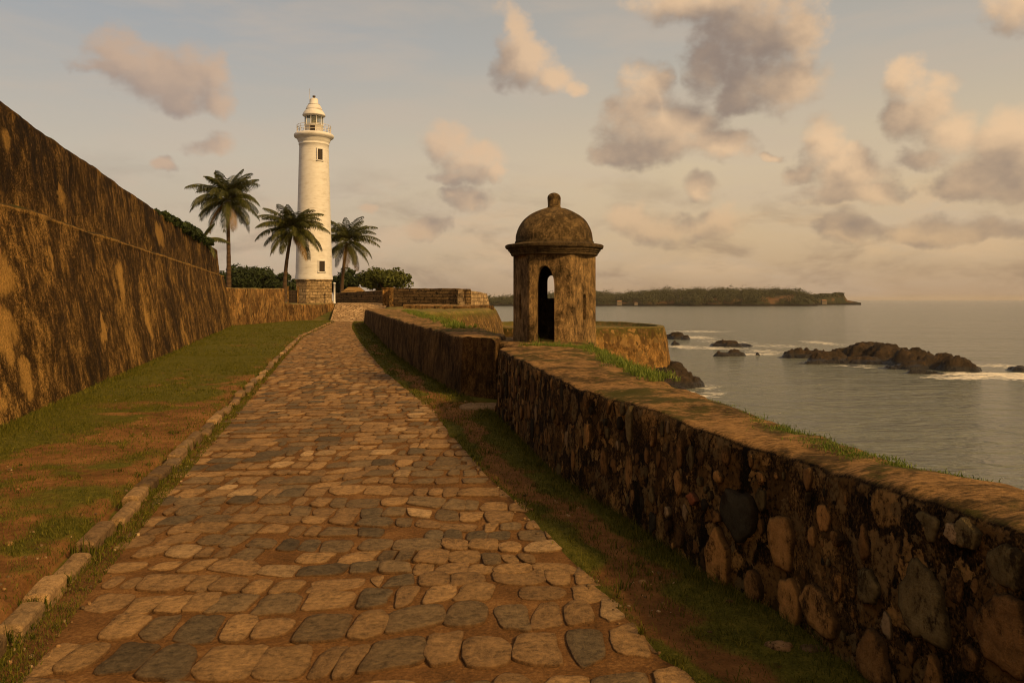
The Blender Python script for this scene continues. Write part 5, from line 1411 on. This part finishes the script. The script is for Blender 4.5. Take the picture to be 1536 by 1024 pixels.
tag(mb.build('gravel', M_rub), 'small gravel strewn over the bare earth of the verges', 'gravel', kind='stuff')

mb = MB()
for ya_, yb_ in JOINTS:
    if not 3.0 < ya_ < 30: continue
    m_ = int(np.interp(ya_, [3, 10, 30], [90, 60, 22]))
    yy = rng.uniform(ya_ - .01, yb_ + .01, m_); xx = kerbX(yy) - rng.uniform(-.03, .17, m_)
    blades(mb, np.stack([xx, yy, np.full(m_, .0)], 1), rng.uniform(.06, .10), .0024 + .0003 * ya_, rng, .5, -.15)
tag(mb.build('grass', M_grass), 'grass and moss growing in the joints of the kerb', 'grass', kind='stuff')

# tall grass on the parapets
mb = MB()
def tufts(path_pts, n, spread, h, w, z, cs=.1):
    p_ = np.array(path_pts, float); L = np.concatenate([[0], np.cumsum(np.linalg.norm(np.diff(p_, axis=0), axis=1))])
    nt_ = max(n // 22, 1)
    s = rng.uniform(0, L[-1], nt_); cx = np.interp(s, L, p_[:, 0]) + rng.normal(0, spread, nt_); cy = np.interp(s, L, p_[:, 1]) + rng.normal(0, spread, nt_)
    hs = rng.uniform(.45, 1.25, nt_)
    k_ = rng.integers(0, nt_, n); xx = cx[k_] + rng.normal(0, .035, n); yy = cy[k_] + rng.normal(0, .035, n)
    blades(mb, np.stack([xx, yy, np.full(n, z)], 1), h * hs[k_], w, rng, .8, cs)


tufts([(0.55, 14.3), (0.95, 14.2), (1.25, 13.6), (1.40, 12.6), (1.44, 11.2), (1.52, 10.0), (1.64, 8.8)], 6500, .10, .095, .0045, 1.10, 0.0)
tufts([(0.3, 15.2), (0.7, 15.0), (1.2, 14.6), (1.38, 13.8)], 3000, .13, .13, .005, 1.08, 0.0)
tufts([(1.52, 9.0), (1.68, 7.8), (1.86, 6.4), (2.00, 5.5), (2.16, 4.6), (2.32, 4.0), (2.62, 3.0)], 11000, .06, .032, .0025, 1.045, -.1)
tufts([(-1.3, 20.0), (-1.6, 22.3), (-2.65, 27.9), (-3.7, 33.2), (-5.1, 42), (-6.3, 48)], 7000, .16, .15, .007, 1.27)
tufts([(-.5, 18.4), (-1.0, 19.5), (-1.4, 21.5)], 1500, .18, .14, .006, 1.15)
tag(mb.build('grass', M_tgrass), 'fresh green grass tufts growing along the outer edge of the parapet tops', 'grass', kind='stuff')

# ------------------------------------------------------------------ small things on the ground
def loose(label, x, y, a, h, seed, col):
    rng_ = np.random.default_rng(seed); mb = MB()
    lump(mb, (x, y, 0.0), (1, 0, 0), (0, 1, 0), (0, 0, 1), a, a * .75, h, rng_, seg=16, power=2.2, rough=.14, col=col)
    tag(mb.build('stone', M_rub), label, 'stone', 'loose stones at the foot of the near parapet')
loose('loose brown stone lying in the grass at the foot of the near parapet', 1.52, 4.52, .075, .055, 1, (.26, .16, .08))
loose('darker loose stone half under the near parapet beside the brown one', 1.70, 4.50, .08, .04, 2, (.12, .075, .04))
loose('small reddish stone farther along the foot of the near parapet', 1.43, 5.22, .035, .03, 3, (.30, .15, .07))


def scrap(label, px, py, s, seed):
    Y = EYE * FPX / (py - 449); x = (px - 768) / FPX * Y; rng_ = np.random.default_rng(seed)
    n = 5; X, Y_ = np.meshgrid(np.linspace(-s, s, n), np.linspace(-s * .7, s * .7, n), indexing='ij')
    z = .04 + rng_.uniform(0, .03, X.size)
    top_ = np.stack([x + X.ravel(), Y + Y_.ravel(), z], 1)
    mb = MB(); mb.add(np.vstack([top_, top_ - np.array((0, 0, .003))]), q=np.vstack([gridq(n, n), gridq(n, n, flip=True) + n * n]))
    tag(mb.build('paper_scrap', M_paper), label, 'litter')
scrap('crumpled white paper scrap on the grass below the rampart', 167, 605, .075, 1)
scrap('tiny white paper scrap on the grass closer to the kerb', 229, 621, .035, 2)

# ------------------------------------------------------------------ thin sea haze
hm = bpy.data.materials.new('haze'); hm.use_nodes = True; hm.node_tree.nodes.clear()
pv = hm.node_tree.nodes.new('ShaderNodeVolumePrincipled'); ho = hm.node_tree.nodes.new('ShaderNodeOutputMaterial')
pv.inputs['Color'].default_value = (0.86, 0.80, 0.72, 1.0); pv.inputs['Density'].default_value = 0.00006; pv.inputs['Anisotropy'].default_value = 0.0
hm.node_tree.links.new(pv.outputs[0], ho.inputs['Volume'])
mb = MB(); mb.box((0, 6400, 13.0), (18400, 13600, 42.0))
tag(mb.build('haze', hm, smooth=False), 'thin warm haze over the sea', 'haze', kind='stuff')
